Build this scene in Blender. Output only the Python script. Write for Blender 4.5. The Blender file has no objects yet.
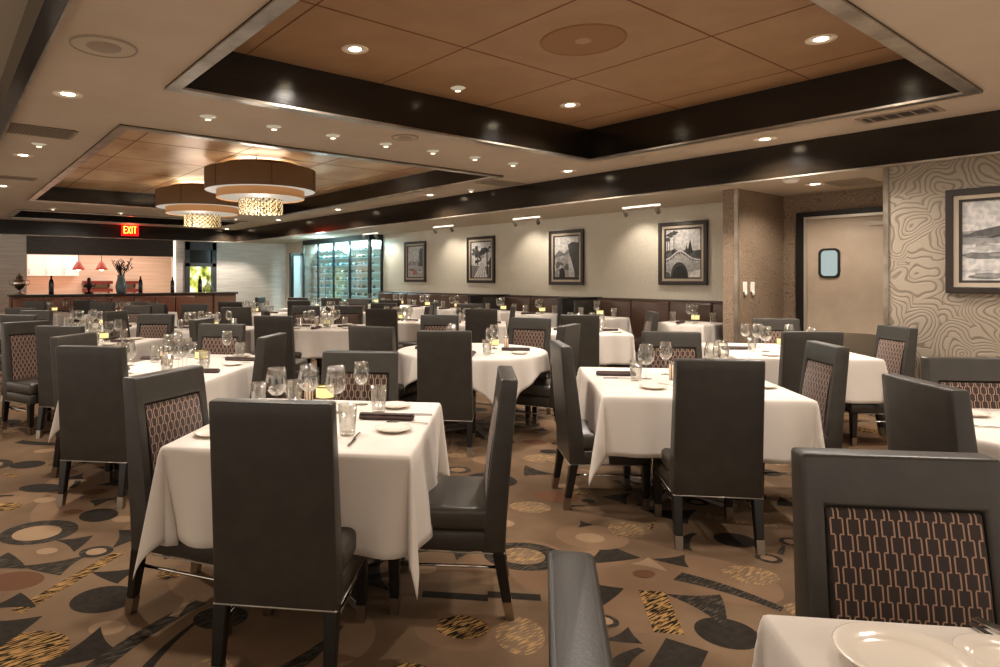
import bpy, bmesh, math, random
from mathutils import Vector, Matrix
R = random.Random(11)
C = bpy.context.scene.collection
F = 644.0; HZ = 278.0; H = 1.45; YAW = math.radians(37.44); CX = 425.0
SY, CY = math.sin(YAW), math.cos(YAW)
def WN(x, Z, z=0.0):           # floor plan seen from the tripod (right, ahead) -> room axes
    return Vector((CY*x+SY*Z, -SY*x+CY*Z, z))
def W(x, Z, z=0.0):            # the same from the first survey's skewed plan grid
    return WN(x+.1136*Z, .9757*Z, z)
def ray(px):
    a = (px-CX)/F
    return CY*a+SY, -SY*a+CY
def atX(px, X):                # on the plane X = const: returns Y, Z
    xc, yc = ray(px); Z = X/xc
    return yc*Z, Z
def atY(px, Y):
    xc, yc = ray(px); Z = Y/yc
    return xc*Z, Z
def zat(py, Z): return H-(py-HZ)*Z/F
def atH(px, py, z):
    Z = F*(H-z)/(py-HZ); xc, yc = ray(px)
    return Vector((xc*Z, yc*Z, z))

# ------------------------------------------------------------------ materials
def lin(c):
    f = lambda v: v/12.92 if v <= .04045 else ((v+.055)/1.055)**2.4
    return tuple(f(v/255.0) for v in c)+(1.0,)
MATS = {}
def mat(name, col, rough=.5, metal=0, **k):
    if name in MATS: return MATS[name]
    m = bpy.data.materials.new(name); m.use_nodes = True
    b = m.node_tree.nodes['Principled BSDF']
    b.inputs['Base Color'].default_value = lin(col)
    b.inputs['Roughness'].default_value = rough
    b.inputs['Metallic'].default_value = metal
    for a, v in k.items():
        b.inputs[a].default_value = v
    MATS[name] = m
    return m
def nt(m): return m.node_tree, m.node_tree.nodes['Principled BSDF']
def N(t, typ, **k):
    n = t.nodes.new(typ)
    for a, v in k.items():
        if a.startswith('i_'): n.inputs[int(a[2:]) if a[2:].isdigit() else a[2:].replace('_', ' ')].default_value = v
        else: setattr(n, a, v)
    return n
def mth(t, op, a, b=None, c=None):
    n = t.nodes.new('ShaderNodeMath'); n.operation = op
    for i, v in enumerate((a, b, c)):
        if v is None: continue
        if isinstance(v, (int, float)): n.inputs[i].default_value = v
        else: t.links.new(v, n.inputs[i])
    return n.outputs[0]
def mixc(t, fac, c1, c2):
    n = t.nodes.new('ShaderNodeMix'); n.data_type = 'RGBA'
    if isinstance(fac, (int, float)): n.inputs[0].default_value = fac
    else: t.links.new(fac, n.inputs[0])
    for i, c in ((6, c1), (7, c2)):
        if isinstance(c, tuple): n.inputs[i].default_value = c
        else: t.links.new(c, n.inputs[i])
    return n.outputs[2]
def noisy(m, c2, scale=8, lo=.35, hi=.65, bump=0, coord='Object', stretch=None, bscale=None, detail=4):
    t, b = nt(m); tc = N(t, 'ShaderNodeTexCoord')
    src = tc.outputs[coord]
    if stretch:
        mp = N(t, 'ShaderNodeMapping'); mp.inputs['Scale'].default_value = stretch
        t.links.new(src, mp.inputs[0]); src = mp.outputs[0]
    no = N(t, 'ShaderNodeTexNoise'); no.inputs['Scale'].default_value = scale; no.inputs['Detail'].default_value = detail
    t.links.new(src, no.inputs['Vector'])
    r = N(t, 'ShaderNodeMapRange'); r.inputs[1].default_value = lo; r.inputs[2].default_value = hi
    t.links.new(no.outputs[0], r.inputs[0])
    t.links.new(mixc(t, r.outputs[0], tuple(b.inputs['Base Color'].default_value), lin(c2)), b.inputs['Base Color'])
    if bump:
        n2 = N(t, 'ShaderNodeTexNoise'); n2.inputs['Scale'].default_value = bscale or scale*4
        t.links.new(src, n2.inputs['Vector'])
        bp = N(t, 'ShaderNodeBump'); bp.inputs['Strength'].default_value = bump; bp.inputs['Distance'].default_value = .01
        t.links.new(n2.outputs[0], bp.inputs['Height']); t.links.new(bp.outputs[0], b.inputs['Normal'])
    return m
def emis(name, col, s):
    m = mat(name, (20, 20, 20), .5); b = nt(m)[1]
    b.inputs['Emission Color'].default_value = lin(col); b.inputs['Emission Strength'].default_value = s
    return m

M_leather = noisy(mat('charcoal_leather', (54, 50, 44), .38), (48, 45, 39), 14, bump=.05, bscale=220)
M_leather2 = noisy(mat('seat_leather', (62, 57, 50), .34), (55, 51, 45), 14, bump=.05, bscale=220)
M_leg = mat('black_wood', (16, 13, 12), .3)
M_nickel = mat('brushed_nickel', (158, 148, 136), .28, 1)
M_chrome = mat('chrome', (215, 212, 208), .12, 1)
M_pipe = mat('silver_piping', (170, 165, 155), .35, .6)
M_cloth = noisy(mat('white_linen', (222, 214, 205), .85), (216, 207, 197), 3, bump=.06, bscale=260)
M_plate = mat('white_china', (238, 228, 214), .12)
M_napkin = noisy(mat('plum_grey_napkin', (84, 68, 64), .9), (70, 56, 53), 30, bump=.2, bscale=400)
M_cast = mat('cast_metal', (120, 112, 104), .35, .8)
M_top = mat('tabletop_board', (60, 45, 35), .6)

def glass_mat(name, col=(255, 255, 255), lo=.06, hi=.8, bl=.38):
    m = bpy.data.materials.new(name); m.use_nodes = True; t = m.node_tree
    for n in list(t.nodes): t.nodes.remove(n)
    out = N(t, 'ShaderNodeOutputMaterial')
    tr = N(t, 'ShaderNodeBsdfTransparent'); tr.inputs[0].default_value = lin(col)
    gl = N(t, 'ShaderNodeBsdfGlossy'); gl.inputs['Roughness'].default_value = .04
    lw = N(t, 'ShaderNodeLayerWeight'); lw.inputs[0].default_value = bl
    mr = N(t, 'ShaderNodeMapRange'); mr.inputs[3].default_value = lo; mr.inputs[4].default_value = hi
    mx = N(t, 'ShaderNodeMixShader')
    t.links.new(lw.outputs['Facing'], mr.inputs[0]); t.links.new(mr.outputs[0], mx.inputs[0])
    t.links.new(tr.outputs[0], mx.inputs[1]); t.links.new(gl.outputs[0], mx.inputs[2]); t.links.new(mx.outputs[0], out.inputs[0])
    MATS[name] = m
    return m
M_glass = glass_mat('clear_glass', (250, 250, 248))
M_pane = glass_mat('window_glass', (246, 252, 252), .03, .3, .25)

def pattern_mat():
    m = mat('chain_pattern_fabric', (60, 42, 38), .8); t, b = nt(m)
    tc = N(t, 'ShaderNodeTexCoord'); sp = N(t, 'ShaderNodeSeparateXYZ'); t.links.new(tc.outputs['Object'], sp.inputs[0])
    u = mth(t, 'DIVIDE', sp.outputs[0], .0378); v = mth(t, 'DIVIDE', sp.outputs[2], .0362)
    row = mth(t, 'FLOOR', v); par = mth(t, 'MULTIPLY', mth(t, 'MODULO', mth(t, 'ADD', row, 100), 2), .5)
    uu = mth(t, 'FRACT', mth(t, 'ADD', mth(t, 'ADD', u, 50), par)); fv = mth(t, 'FRACT', v)
    d = mth(t, 'ABSOLUTE', mth(t, 'SUBTRACT', uu, .5))
    vert = mth(t, 'LESS_THAN', mth(t, 'ABSOLUTE', mth(t, 'SUBTRACT', d, .36)), .048)
    hor = mth(t, 'MULTIPLY', mth(t, 'LESS_THAN', fv, .09), mth(t, 'MULTIPLY', mth(t, 'GREATER_THAN', d, .14), mth(t, 'LESS_THAN', d, .41)))
    mask = mth(t, 'MAXIMUM', vert, hor)
    inside = mth(t, 'LESS_THAN', d, .31)
    base = mixc(t, inside, lin((30, 20, 18)), lin((48, 34, 31)))
    t.links.new(mixc(t, mask, base, lin((170, 136, 114))), b.inputs['Base Color'])
    b.inputs['Sheen Weight'].default_value = .2
    return m
M_pattern = pattern_mat()

def swirls(name, scale, step, warp, c1, c2, bump):
    m = mat(name, (150, 138, 120), .55); t, b = nt(m); tc = N(t, 'ShaderNodeTexCoord')
    no = N(t, 'ShaderNodeTexNoise'); no.inputs['Scale'].default_value = scale*1.1; no.inputs['Detail'].default_value = 1
    t.links.new(tc.outputs['Object'], no.inputs['Vector'])
    sub = N(t, 'ShaderNodeVectorMath', operation='SUBTRACT'); sub.inputs[1].default_value = (.5, .5, .5); t.links.new(no.outputs['Color'], sub.inputs[0])
    sc = N(t, 'ShaderNodeVectorMath', operation='SCALE'); sc.inputs['Scale'].default_value = warp; t.links.new(sub.outputs[0], sc.inputs[0])
    ad = N(t, 'ShaderNodeVectorMath', operation='ADD'); t.links.new(tc.outputs['Object'], ad.inputs[0]); t.links.new(sc.outputs[0], ad.inputs[1])
    vo = N(t, 'ShaderNodeTexVoronoi', feature='F1'); vo.inputs['Scale'].default_value = scale; t.links.new(ad.outputs[0], vo.inputs['Vector'])
    s_ = mth(t, 'SINE', mth(t, 'MULTIPLY', vo.outputs['Distance'], 6.2832/(step*scale)))
    r = N(t, 'ShaderNodeMapRange'); r.inputs[1].default_value = -.95; r.inputs[2].default_value = -.1; t.links.new(s_, r.inputs[0])
    t.links.new(mixc(t, r.outputs[0], lin(c1), lin(c2)), b.inputs['Base Color'])
    bp = N(t, 'ShaderNodeBump'); bp.inputs['Strength'].default_value = bump; bp.inputs['Distance'].default_value = .01
    t.links.new(r.outputs[0], bp.inputs['Height']); t.links.new(bp.outputs[0], b.inputs['Normal'])
    return m
def wallpaper(): return swirls('swirl_wallpaper', 3.0, .031, .34, (126, 114, 100), (158, 146, 129), .4)
M_wallpaper = wallpaper()
def wallpaper2(): return swirls('recess_wallpaper', 7.5, .024, .16, (112, 94, 77), (140, 120, 99), .25)
M_wallpaper2 = wallpaper2()
M_picwall = noisy(mat('picture_wall_paper', (216, 210, 195), .6), (202, 194, 177), 60, bump=.25, bscale=120)
M_ceil = noisy(mat('ceiling_paint', (196, 177, 154), .8), (190, 170, 147), 2)
M_soffit = mat('soffit_paint', (188, 172, 150), .8)
M_copper = noisy(mat('tan_ceiling_panel', (166, 128, 90), .5), (156, 118, 80), 3, stretch=(1, 1, 1))
M_gold = noisy(mat('gold_leaf_ceiling', (236, 206, 160), .42, .3), (198, 146, 96), 2.2, .3, .7, stretch=(1, .5, 1))
M_joint = mat('panel_joint', (110, 68, 34), .8)
M_fascia = noisy(mat('gloss_dark_fascia', (20, 17, 13), .16), (34, 26, 18), 3, stretch=(1, 1, 12), bump=.05, bscale=14)
M_trimmetal = noisy(mat('silver_trim', (150, 138, 124), .3, .9), (196, 186, 172), 4, stretch=(1, 1, 1), bump=.1, bscale=40)
M_stone = noisy(mat('travertine_tile', (226, 219, 209), .35), (208, 200, 189), 3, stretch=(.6, 1, 9))
M_door = noisy(mat('door_laminate', (176, 158, 138), .45), (168, 150, 130), 5)
M_steel = mat('steel_plate', (170, 158, 142), .3, .9)
M_black = mat('black_frame', (14, 13, 12), .35)
M_dkwood = noisy(mat('dark_wood', (66, 48, 39), .35), (50, 36, 29), 5, stretch=(1, 1, 8))
M_white = mat('white_plastic', (236, 230, 218), .4)
M_vent = mat('vent_paint', (150, 132, 112), .6)
M_ventdk = mat('vent_dark', (60, 50, 42), .7)
M_lens = emis('lamp_lens', (255, 232, 196), 14)
M_banq = noisy(mat('banquette_leather', (58, 44, 34), .35), (46, 36, 30), 8)

# ------------------------------------------------------------------ mesh building
class MB:
    def __init__(s): s.v = []; s.f = []; s.mi = []
    def add(s, vs, fs, mi=0, M=None):
        o = len(s.v)
        for p in vs:
            p = Vector(p)
            s.v.append(M @ p if M is not None else p)
        for f in fs: s.f.append([i+o for i in f]); s.mi.append(mi)
        return s
    def box(s, x0, y0, z0, x1, y1, z1, mi=0, M=None):
        v = [(x0, y0, z0), (x1, y0, z0), (x1, y1, z0), (x0, y1, z0), (x0, y0, z1), (x1, y0, z1), (x1, y1, z1), (x0, y1, z1)]
        return s.add(v, [(0, 3, 2, 1), (4, 5, 6, 7), (0, 1, 5, 4), (1, 2, 6, 5), (2, 3, 7, 6), (3, 0, 4, 7)], mi, M)
    def frus(s, cx, cy, z0, w0, d0, z1, w1, d1, cx1=None, cy1=None, mi=0, M=None):
        cx1 = cx if cx1 is None else cx1; cy1 = cy if cy1 is None else cy1
        v = [(cx+a*w0/2, cy+b*d0/2, z0) for a, b in ((-1, -1), (1, -1), (1, 1), (-1, 1))]+[(cx1+a*w1/2, cy1+b*d1/2, z1) for a, b in ((-1, -1), (1, -1), (1, 1), (-1, 1))]
        return s.add(v, [(0, 3, 2, 1), (4, 5, 6, 7), (0, 1, 5, 4), (1, 2, 6, 5), (2, 3, 7, 6), (3, 0, 4, 7)], mi, M)
    def lathe(s, prof, n=24, cx=0, cy=0, mi=0, M=None, cap=True):
        vs = []; fs = []; rings = []
        for r, z in prof:
            if r < 1e-5: rings.append([len(vs)]); vs.append((cx, cy, z))
            else:
                rings.append(list(range(len(vs), len(vs)+n)))
                for i in range(n):
                    a = 2*math.pi*i/n; vs.append((cx+r*math.cos(a), cy+r*math.sin(a), z))
        for a, b in zip(rings, rings[1:]):
            for i in range(n):
                j = (i+1) % n
                if len(a) == 1 and len(b) == 1: continue
                if len(a) == 1: fs.append((a[0], b[j], b[i]))
                elif len(b) == 1: fs.append((a[i], a[j], b[0]))
                else: fs.append((a[i], a[j], b[j], b[i]))
        return s.add(vs, fs, mi, M)
    def tube(s, pts, r, n=8, mi=0, M=None):
        pts = [Vector(p) for p in pts]; vs = []; fs = []
        for k, p in enumerate(pts):
            d = (pts[min(k+1, len(pts)-1)]-pts[max(k-1, 0)]).normalized()
            a = d.orthogonal().normalized(); b = d.cross(a)
            rr = r[k] if isinstance(r, (list, tuple)) else r
            if k: # keep frames aligned
                a = (pa-d*pa.dot(d)).normalized(); b = d.cross(a)
            pa = a
            for i in range(n):
                t = 2*math.pi*i/n; vs.append(p+(a*math.cos(t)+b*math.sin(t))*rr)
        for k in range(len(pts)-1):
            for i in range(n):
                j = (i+1) % n; fs.append((k*n+i, k*n+j, (k+1)*n+j, (k+1)*n+i))
        fs.append(tuple(range(n))[::-1]); fs.append(tuple(range((len(pts)-1)*n, len(pts)*n)))
        return s.add(vs, fs, mi, M)
    def poly(s, pts, mi=0, M=None): return s.add(pts, [tuple(range(len(pts)))], mi, M)
    def prism(s, pts2, d0, d1, f, mi=0):   # f(u,v,d) -> point
        n = len(pts2); vs = [f(u, v, d0) for u, v in pts2]+[f(u, v, d1) for u, v in pts2]
        fs = [tuple(range(n))[::-1], tuple(range(n, 2*n))]+[(i, (i+1) % n, n+(i+1) % n, n+i) for i in range(n)]
        return s.add(vs, fs, mi)
    def build(s, name, mats, parent=None, smooth=False, bevel=0, seg=2, loc=None):
        me = bpy.data.meshes.new(name); me.from_pydata([tuple(p) for p in s.v], [], s.f)
        for m in (mats if isinstance(mats, (list, tuple)) else [mats]): me.materials.append(m)
        me.polygons.foreach_set('material_index', s.mi)
        if smooth: me.polygons.foreach_set('use_smooth', [True]*len(s.f))
        me.update()
        o = bpy.data.objects.new(name, me); C.objects.link(o)
        if parent is not None: o.parent = parent
        if loc is not None: o.location = loc
        if bevel:
            b = o.modifiers.new('Bevel', 'BEVEL'); b.width = bevel; b.segments = seg; b.limit_method = 'ANGLE'; b.angle_limit = math.radians(40)
        return o
def rbox(x0, y0, z0, x1, y1, z1): return MB().box(x0, y0, z0, x1, y1, z1)
def tag(o, label, cat, group=None, kind=None):
    if label: o['label'] = label
    if cat: o['category'] = cat
    if group: o['group'] = group
    if kind: o['kind'] = kind
    return o
def struct(o): o['kind'] = 'structure'; return o
def thing(name, loc=(0, 0, 0), rz=0):
    o = bpy.data.objects.new(name, None); o.empty_display_size = .1; C.objects.link(o)
    o.location = loc; o.rotation_euler = (0, 0, rz); return o
def kids(o): return CH.get(o.name, [])
CH = {}
def copy_tree(o, parent=None, chmap=None):
    c = o.copy(); C.objects.link(c)
    if parent is not None: c.parent = parent
    for ch in [x for x in ALLK if x.parent == o]: copy_tree(ch, c)
    return c
ALLK = []
def proto(o):                  # remember the members of a prototype for copying
    for x in o.children_recursive:
        if x not in ALLK: ALLK.append(x)
    return o
used = set()
def place(p, loc, rz, label, cat, group=None, rx=0, ry=0):
    if p.name in used: o = copy_tree(p)
    else: used.add(p.name); o = p
    o.location = loc; o.rotation_euler = (rx, ry, rz); tag(o, label, cat, group)
    return o

# ------------------------------------------------------------------ camera
cd = bpy.data.cameras.new('camera'); cam = bpy.data.objects.new('camera', cd); C.objects.link(cam)
cam.location = (0, 0, H); cam.rotation_euler = (math.radians(90), 0, -YAW)
cd.sensor_width = 36; cd.lens = F*36/1000; cd.shift_x = (500-CX)/1000; cd.shift_y = -(333.5-HZ)/1000; cd.clip_start = .05
bpy.context.scene.camera = cam

# ------------------------------------------------------------------ room shell (X to the right-away, Y to the left-away)
ZC, ZS = 2.794, 2.48           # main ceiling, lowered perimeter ceiling
XB, YB = 6.77, 17.6            # where the dark fascias hang
XW, XR, YW = 8.52, 7.0, 18.1  # picture wall, wallpapered wall, back wall
XM, YM = -3.0, -1.5
coffers = [(1.30, 1.23, 5.97, 4.71, 3.143), (1.30, 6.08, 5.95, 12.93, 3.05), (1.30, 14.76, 5.97, 16.8, 3.05), (-2.6, -.9, .515, 8.3, 3.25)]
def quad(m, x0, y0, x1, y1, z): m.add([(x0, y0, z), (x0, y1, z), (x1, y1, z), (x1, y0, z)], [(0, 1, 2, 3)])
m = MB()
xs = sorted({XM, XB}|{c[0] for c in coffers}|{c[2] for c in coffers}); ys = sorted({YM, YB}|{c[1] for c in coffers}|{c[3] for c in coffers})
for i in range(len(xs)-1):
    for j in range(len(ys)-1):
        cx, cy = (xs[i]+xs[i+1])/2, (ys[j]+ys[j+1])/2
        if any(c[0] < cx < c[2] and c[1] < cy < c[3] for c in coffers): continue
        m.box(xs[i], ys[j], ZC, xs[i+1], ys[j+1], ZC+.02)
struct(m.build('ceiling', M_ceil))
m = MB(); m.box(XB+.03, YM, ZS, XW+.2, YW+.1, ZS+.02); m.box(XM, YB+.03, ZS, XB+.03, YW+.1, ZS+.02)
struct(m.build('ceiling', M_soffit))
struct(MB().box(XB, YM, ZS-.02, XB+.03, YB, ZC).build('trim_1', M_fascia))
struct(MB().box(XM, YB, ZS-.02, XB+.03, YB+.03, ZC).build('trim_2', M_fascia))
m = MB(); m.box(XB-.02, YM, ZS-.035, XB+.035, YB-.02, ZS-.02); struct(m.build('trim_3', M_trimmetal))
m = MB(); m.box(XM, YB-.02, ZS-.035, XB+.035, YB+.035, ZS-.02); struct(m.build('trim_4', M_trimmetal))
for k, (x0, y0, x1, y1, zt) in enumerate(coffers):
    m = MB(); e = .004; w = .09
    for a in ((x0, y0, x0+.02, y1), (x1-.02, y0, x1, y1), (x0, y0, x1, y0+.02), (x0, y1-.02, x1, y1)):
        m.box(a[0], a[1], ZC-.01, a[2], a[3], zt)
    struct(m.build('trim_%d' % (5+2*k), M_fascia))
    m = MB()
    for a in ((x0, y0, x0+w, y1), (x1-w, y0, x1, y1), (x0+w, y0, x1-w, y0+w), (x0+w, y1-w, x1-w, y1)):
        m.box(a[0], a[1], ZC-.022, a[2], a[3], ZC-.004)
    if k == 3: struct(MB().box(x1, y0, ZC-.03, x1+.014, y1, ZC).build('trim_13', M_trimmetal))
    struct(m.build('trim_%d' % (6+2*k), M_trimmetal if k != 3 else M_fascia))
    pm = [M_copper, M_gold, M_copper, M_soffit][k]
    m = MB(); m.box(x0, y0, zt, x1, y1, zt+.02)
    if k == 0:
        for X in (1.89, 3.11, 4.33, 5.55): m.box(X-.006, y0, zt-.002, X+.006, y1, zt, 1)
        for Y in (3.58, 2.36): m.box(x0, Y-.006, zt-.002, x1, Y+.006, zt, 1)
    if k == 1:
        for X in (1.89, 3.11, 4.33, 5.55): m.box(X-.005, y0, zt-.002, X+.005, y1, zt, 1)
        for Y in (6.8, 8.02, 9.24, 10.46, 11.68): m.box(x0, Y-.005, zt-.002, x1, Y+.005, zt, 1)
    o = m.build('ceiling', [pm, M_joint]); struct(o)

# picture wall, stub wall, recess with the swing door, wallpapered wall
YR = 3.70; YRW = atX(885, XR)[0]
DY0, DY1 = atX(883.5, XW)[0]-.25, atX(806, XW)[0]; DZ = zat(217.5, atX(808, XW)[1])
struct(MB().box(XW, YR+.10, 0, XW+.1, YW+.1, ZS).build('wall_picture', M_picwall))
struct(MB().box(7.36, YR, 0, XW+.1, YR+.17, ZS).build('wall_stub', M_wallpaper2))
m = MB(); m.box(XW, DY1+.04, 0, XW+.1, YR, ZS); m.box(XW, DY0-1.2, DZ+.05, XW+.1, DY1+.04, ZS); m.box(XW, DY0-1.2, 0, XW+.1, DY0, DZ+.05)
struct(m.build('wall_recess', M_wallpaper2))
struct(MB().box(XR, YM, 0, XW, YRW, ZS).build('wall_right', M_wallpaper))
m = MB(); m.box(7.345, YR-.012, 0, 7.38, YR+.03, ZS); struct(m.build('trim_20', M_trimmetal))
m = MB(); m.box(XR-.012, YRW-.03, 0, XR+.03, YRW+.012, ZS); struct(m.build('trim_21', M_trimmetal))
struct(MB().box(XR-.015, YM, 0, XR, YRW-.03, .1).build('baseboard_right', M_dkwood))
# the swing door
m = MB(); m.box(XW-.06, DY1, 0, XW+.02, DY1+.09, DZ+.06); struct(m.build('trim_22', M_black))
m = MB(); m.box(XW-.06, DY0, DZ, XW+.02, DY1, DZ+.06); struct(m.build('trim_23', M_black))
m = MB(); m.box(XW-.065, DY0, DZ-.03, XW-.02, DY1, DZ+.0); m.box(XW-.065, DY1-.03, 0, XW-.02, DY1, DZ-.03); struct(m.build('trim_24', mat('satin_aluminium', (210, 204, 194), .3, .8)))
wy1, wz = atX(820, XW)[0], [zat(p, atX(830, XW)[1]) for p in (278, 248.5)]; wy0 = atX(841.5, XW)[0]
door = MB().box(XW-.03, DY0, .01, XW+.0, DY1-.03, DZ-.03).build('door_1', M_door); struct(door)
def rrect(y0, y1, z0, z1, r, n=5):
    p = []
    for cx, cy, a0 in ((y1-r, z1-r, 0), (y0+r, z1-r, 90), (y0+r, z0+r, 180), (y1-r, z0+r, 270)):
        for i in range(n+1):
            a = math.radians(a0+90*i/n); p.append((cx+r*math.cos(a), cy+r*math.sin(a)))
    return p
def ring(m, po, pi, d0, d1, f, mi=0):
    n = len(po); vs = [f(u, v, d) for d in (d0, d1) for u, v in po]+[f(u, v, d) for d in (d0, d1) for u, v in pi]
    fs = []
    for i in range(n):
        j = (i+1) % n
        fs += [(i, j, n+j, n+i), (2*n+i, 3*n+i, 3*n+j, 2*n+j), (n+i, n+j, 3*n+j, 3*n+i), (i, 2*n+i, 2*n+j, j)]
    m.add(vs, fs, mi)
fx = lambda u, v, d: (XW-d, u, v)
m = MB(); ring(m, rrect(wy0, wy1, wz[0], wz[1], .06), rrect(wy0+.025, wy1-.025, wz[0]+.025, wz[1]-.025, .045), .028, .05, fx)
m.build('window_gasket', M_black, door)
m = MB(); m.prism(rrect(wy0+.02, wy1-.02, wz[0]+.02, wz[1]-.02, .045), .031, .036, fx)
m.build('window_pane', emis('lit_kitchen_pane', (206, 226, 222), .42), door)
kz = zat(332, atX(840, XW)[1])
MB().box(XW-.034, DY0, .1, XW-.031, DY1-.04, kz).build('kick_plate', M_steel, door)
cy0 = atX(876, XW)[0]
MB().box(XW-.06, cy0-.25, DZ-.14, XW-.032, cy0+.05, DZ-.1).build('door_closer', M_steel, door)

# back wall with the lit pass-through to the bar
def bx_(px): return atY(px, YW)[0]
def bz(py, px): return zat(py, atY(px, YW)[1])
OX0, OX1 = bx_(26.5), bx_(173); OZT = bz(239, 80); OZB = .95
VX0, VX1 = bx_(185), bx_(216)
m = MB(); m.box(XM, YW, 0, OX0, YW+.15, ZS); m.box(OX0, YW, 0, OX1, YW+.15, OZB); m.box(OX0, YW, OZT, OX1, YW+.15, ZS)
m.box(OX1, YW, 0, VX0, YW+.15, ZS); m.box(VX1, YW, 0, XW+.1, YW+.15, ZS)
struct(m.build('wall_back', M_stone))
hz0 = bz(255, 80)
m = MB(); m.box(OX0, YW-.03, hz0, OX1, YW+.12, OZT+.05); struct(m.build('trim_30', M_dkwood))
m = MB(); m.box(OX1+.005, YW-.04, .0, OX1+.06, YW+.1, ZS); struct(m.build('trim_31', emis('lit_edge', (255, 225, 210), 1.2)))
# niche beyond the opening
NY = YW+2.2
struct(MB().box(OX0-1, NY, 0, OX1+1.5, NY+.1, ZS).build('wall_niche', noisy(mat('backlit_panelling', (226, 200, 180), .6), (214, 176, 152), 3, stretch=(.3, 1, 12))))
struct(MB().box(OX0-1, YW+.15, OZT+.1, OX1+1.5, NY, OZT+.12).build('ceiling', M_soffit))
struct(MB().box(OX0-1.1, YW+.15, 0, OX0-1, NY, ZS).build('wall_niche_left', M_soffit))
struct(MB().box(OX1+1.5, YW+.15, 0, OX1+1.6, NY, ZS).build('wall_niche_right', M_soffit))

# doorway with dark frame, transom and the bright garden window
fr = MB(); w = .12
fr.box(VX0, YW-.05, 0, VX0+w, YW+.12, ZS-.02); fr.box(VX1-w, YW-.05, 0, VX1, YW+.12, ZS-.02)
vt = bz(250, 200); vb = bz(263, 200)
fr.box(VX0, YW-.05, vt, VX1, YW+.12, ZS-.02); fr.box(VX0, YW-.05, vb-.1, VX1, YW+.12, vb)
struct(fr.build('window_1', mat('slate_frame', (58, 60, 62), .4)))
struct(MB().box(VX0+w, YW+.02, vb, VX1-w, YW+.06, vt).build('window_2', mat('dark_transom', (22, 24, 28), .15)))
gy = YW+.10
def garden():
    m = mat('garden_outside', (60, 80, 30), 1.0); t, b = nt(m)
    tc = N(t, 'ShaderNodeTexCoord'); no = N(t, 'ShaderNodeTexNoise'); no.inputs['Scale'].default_value = 5; no.inputs['Detail'].default_value = 5
    t.links.new(tc.outputs['Object'], no.inputs['Vector'])
    cr = N(t, 'ShaderNodeValToRGB'); e = cr.color_ramp.elements
    e[0].position = .36; e[0].color = lin((70, 84, 40)); e[1].position = .62; e[1].color = lin((246, 246, 214))
    k = e.new(.48); k.color = lin((186, 188, 70))
    t.links.new(no.outputs[0], cr.inputs[0]); t.links.new(cr.outputs[0], b.inputs['Emission Color']); b.inputs['Emission Strength'].default_value = 1.1
    return m
struct(MB().box(VX0+w, gy, 0, VX1-w, gy+.03, vb-.1).build('window_3', garden()))
struct(MB().box(VX0+w, gy-.02, 1.0, VX0+w+.04, gy, vb-.1).box(VX0+w, gy-.02, 1.0, VX1-w, gy, 1.05).build('trim_32', mat('pale_frame', (170, 176, 178), .4)))

# platform along the picture wall
XP = 7.36
struct(MB().box(XP, YR+.17, 0, XW, 13.0, .12).build('floor', mat('platform_carpet', (74, 58, 46), .95)))

# ------------------------------------------------------------------ carpet
carp = [noisy(mat('carpet_brown', (122, 100, 78), .95), (92, 73, 56), 1.1, .38, .62, bump=.3, bscale=300, detail=6),
        noisy(mat('carpet_charcoal', (50, 45, 39), .95), (42, 37, 32), 30, bump=.2, bscale=300),
        None, None,
        mat('carpet_tan', (142, 117, 92), .95), mat('carpet_rust', (98, 68, 50), .95), noisy(mat('carpet_light_brown', (122, 98, 76), .95), (112, 88, 68), 3)]
def streak(name, c1, c2, sc, lo, hi):
    m = mat(name, c1, .95); t, b = nt(m); tc = N(t, 'ShaderNodeTexCoord')
    mp = N(t, 'ShaderNodeMapping'); mp.inputs['Scale'].default_value = (1, 7, 1); mp.inputs['Rotation'].default_value = (0, 0, .75)
    no = N(t, 'ShaderNodeTexNoise'); no.inputs['Scale'].default_value = sc; no.inputs['Detail'].default_value = 2
    t.links.new(tc.outputs['Object'], mp.inputs[0]); t.links.new(mp.outputs[0], no.inputs['Vector'])
    r = N(t, 'ShaderNodeMapRange'); r.inputs[1].default_value = lo; r.inputs[2].default_value = hi
    t.links.new(no.outputs[0], r.inputs[0]); t.links.new(mixc(t, r.outputs[0], lin(c1), lin(c2)), b.inputs['Base Color'])
    return m
carp[2] = streak('carpet_gold_streak', (32, 26, 20), (160, 124, 76), 16, .46, .56)
carp[3] = streak('carpet_grey_streak', (44, 40, 35), (84, 74, 62), 16, .5, .64)
for m_ in carp: m_.node_tree.nodes['Principled BSDF'].inputs['Specular IOR Level'].default_value = .08
carp.append(streak('carpet_gold_on_brown', (106, 84, 62), (158, 124, 78), 16, .5, .6))
fl = MB(); fl.add([(XM, YM, 0), (XW+.1, YM, 0), (XW+.1, YW+.2, 0), (XM, YW+.2, 0)], [(0, 1, 2, 3)], 0)
lev = [0]
def motif(pts, mi, layer=None):
    lev[0] += 1; z = .0004*(1 if layer is None else layer)+.0000006*lev[0]
    a = sum(pts[i][0]*pts[(i+1) % len(pts)][1]-pts[(i+1) % len(pts)][0]*pts[i][1] for i in range(len(pts)))
    if a < 0: pts = pts[::-1]
    fl.poly([(p[0], p[1], z) for p in pts], mi)
def ell(c, rx, ry, ang, mi, layer=1, n=28):
    ca, sa = math.cos(ang), math.sin(ang)
    motif([(c[0]+ca*rx*math.cos(t)-sa*ry*math.sin(t), c[1]+sa*rx*math.cos(t)+ca*ry*math.sin(t)) for t in [2*math.pi*i/n for i in range(n)]], mi, layer)
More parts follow.
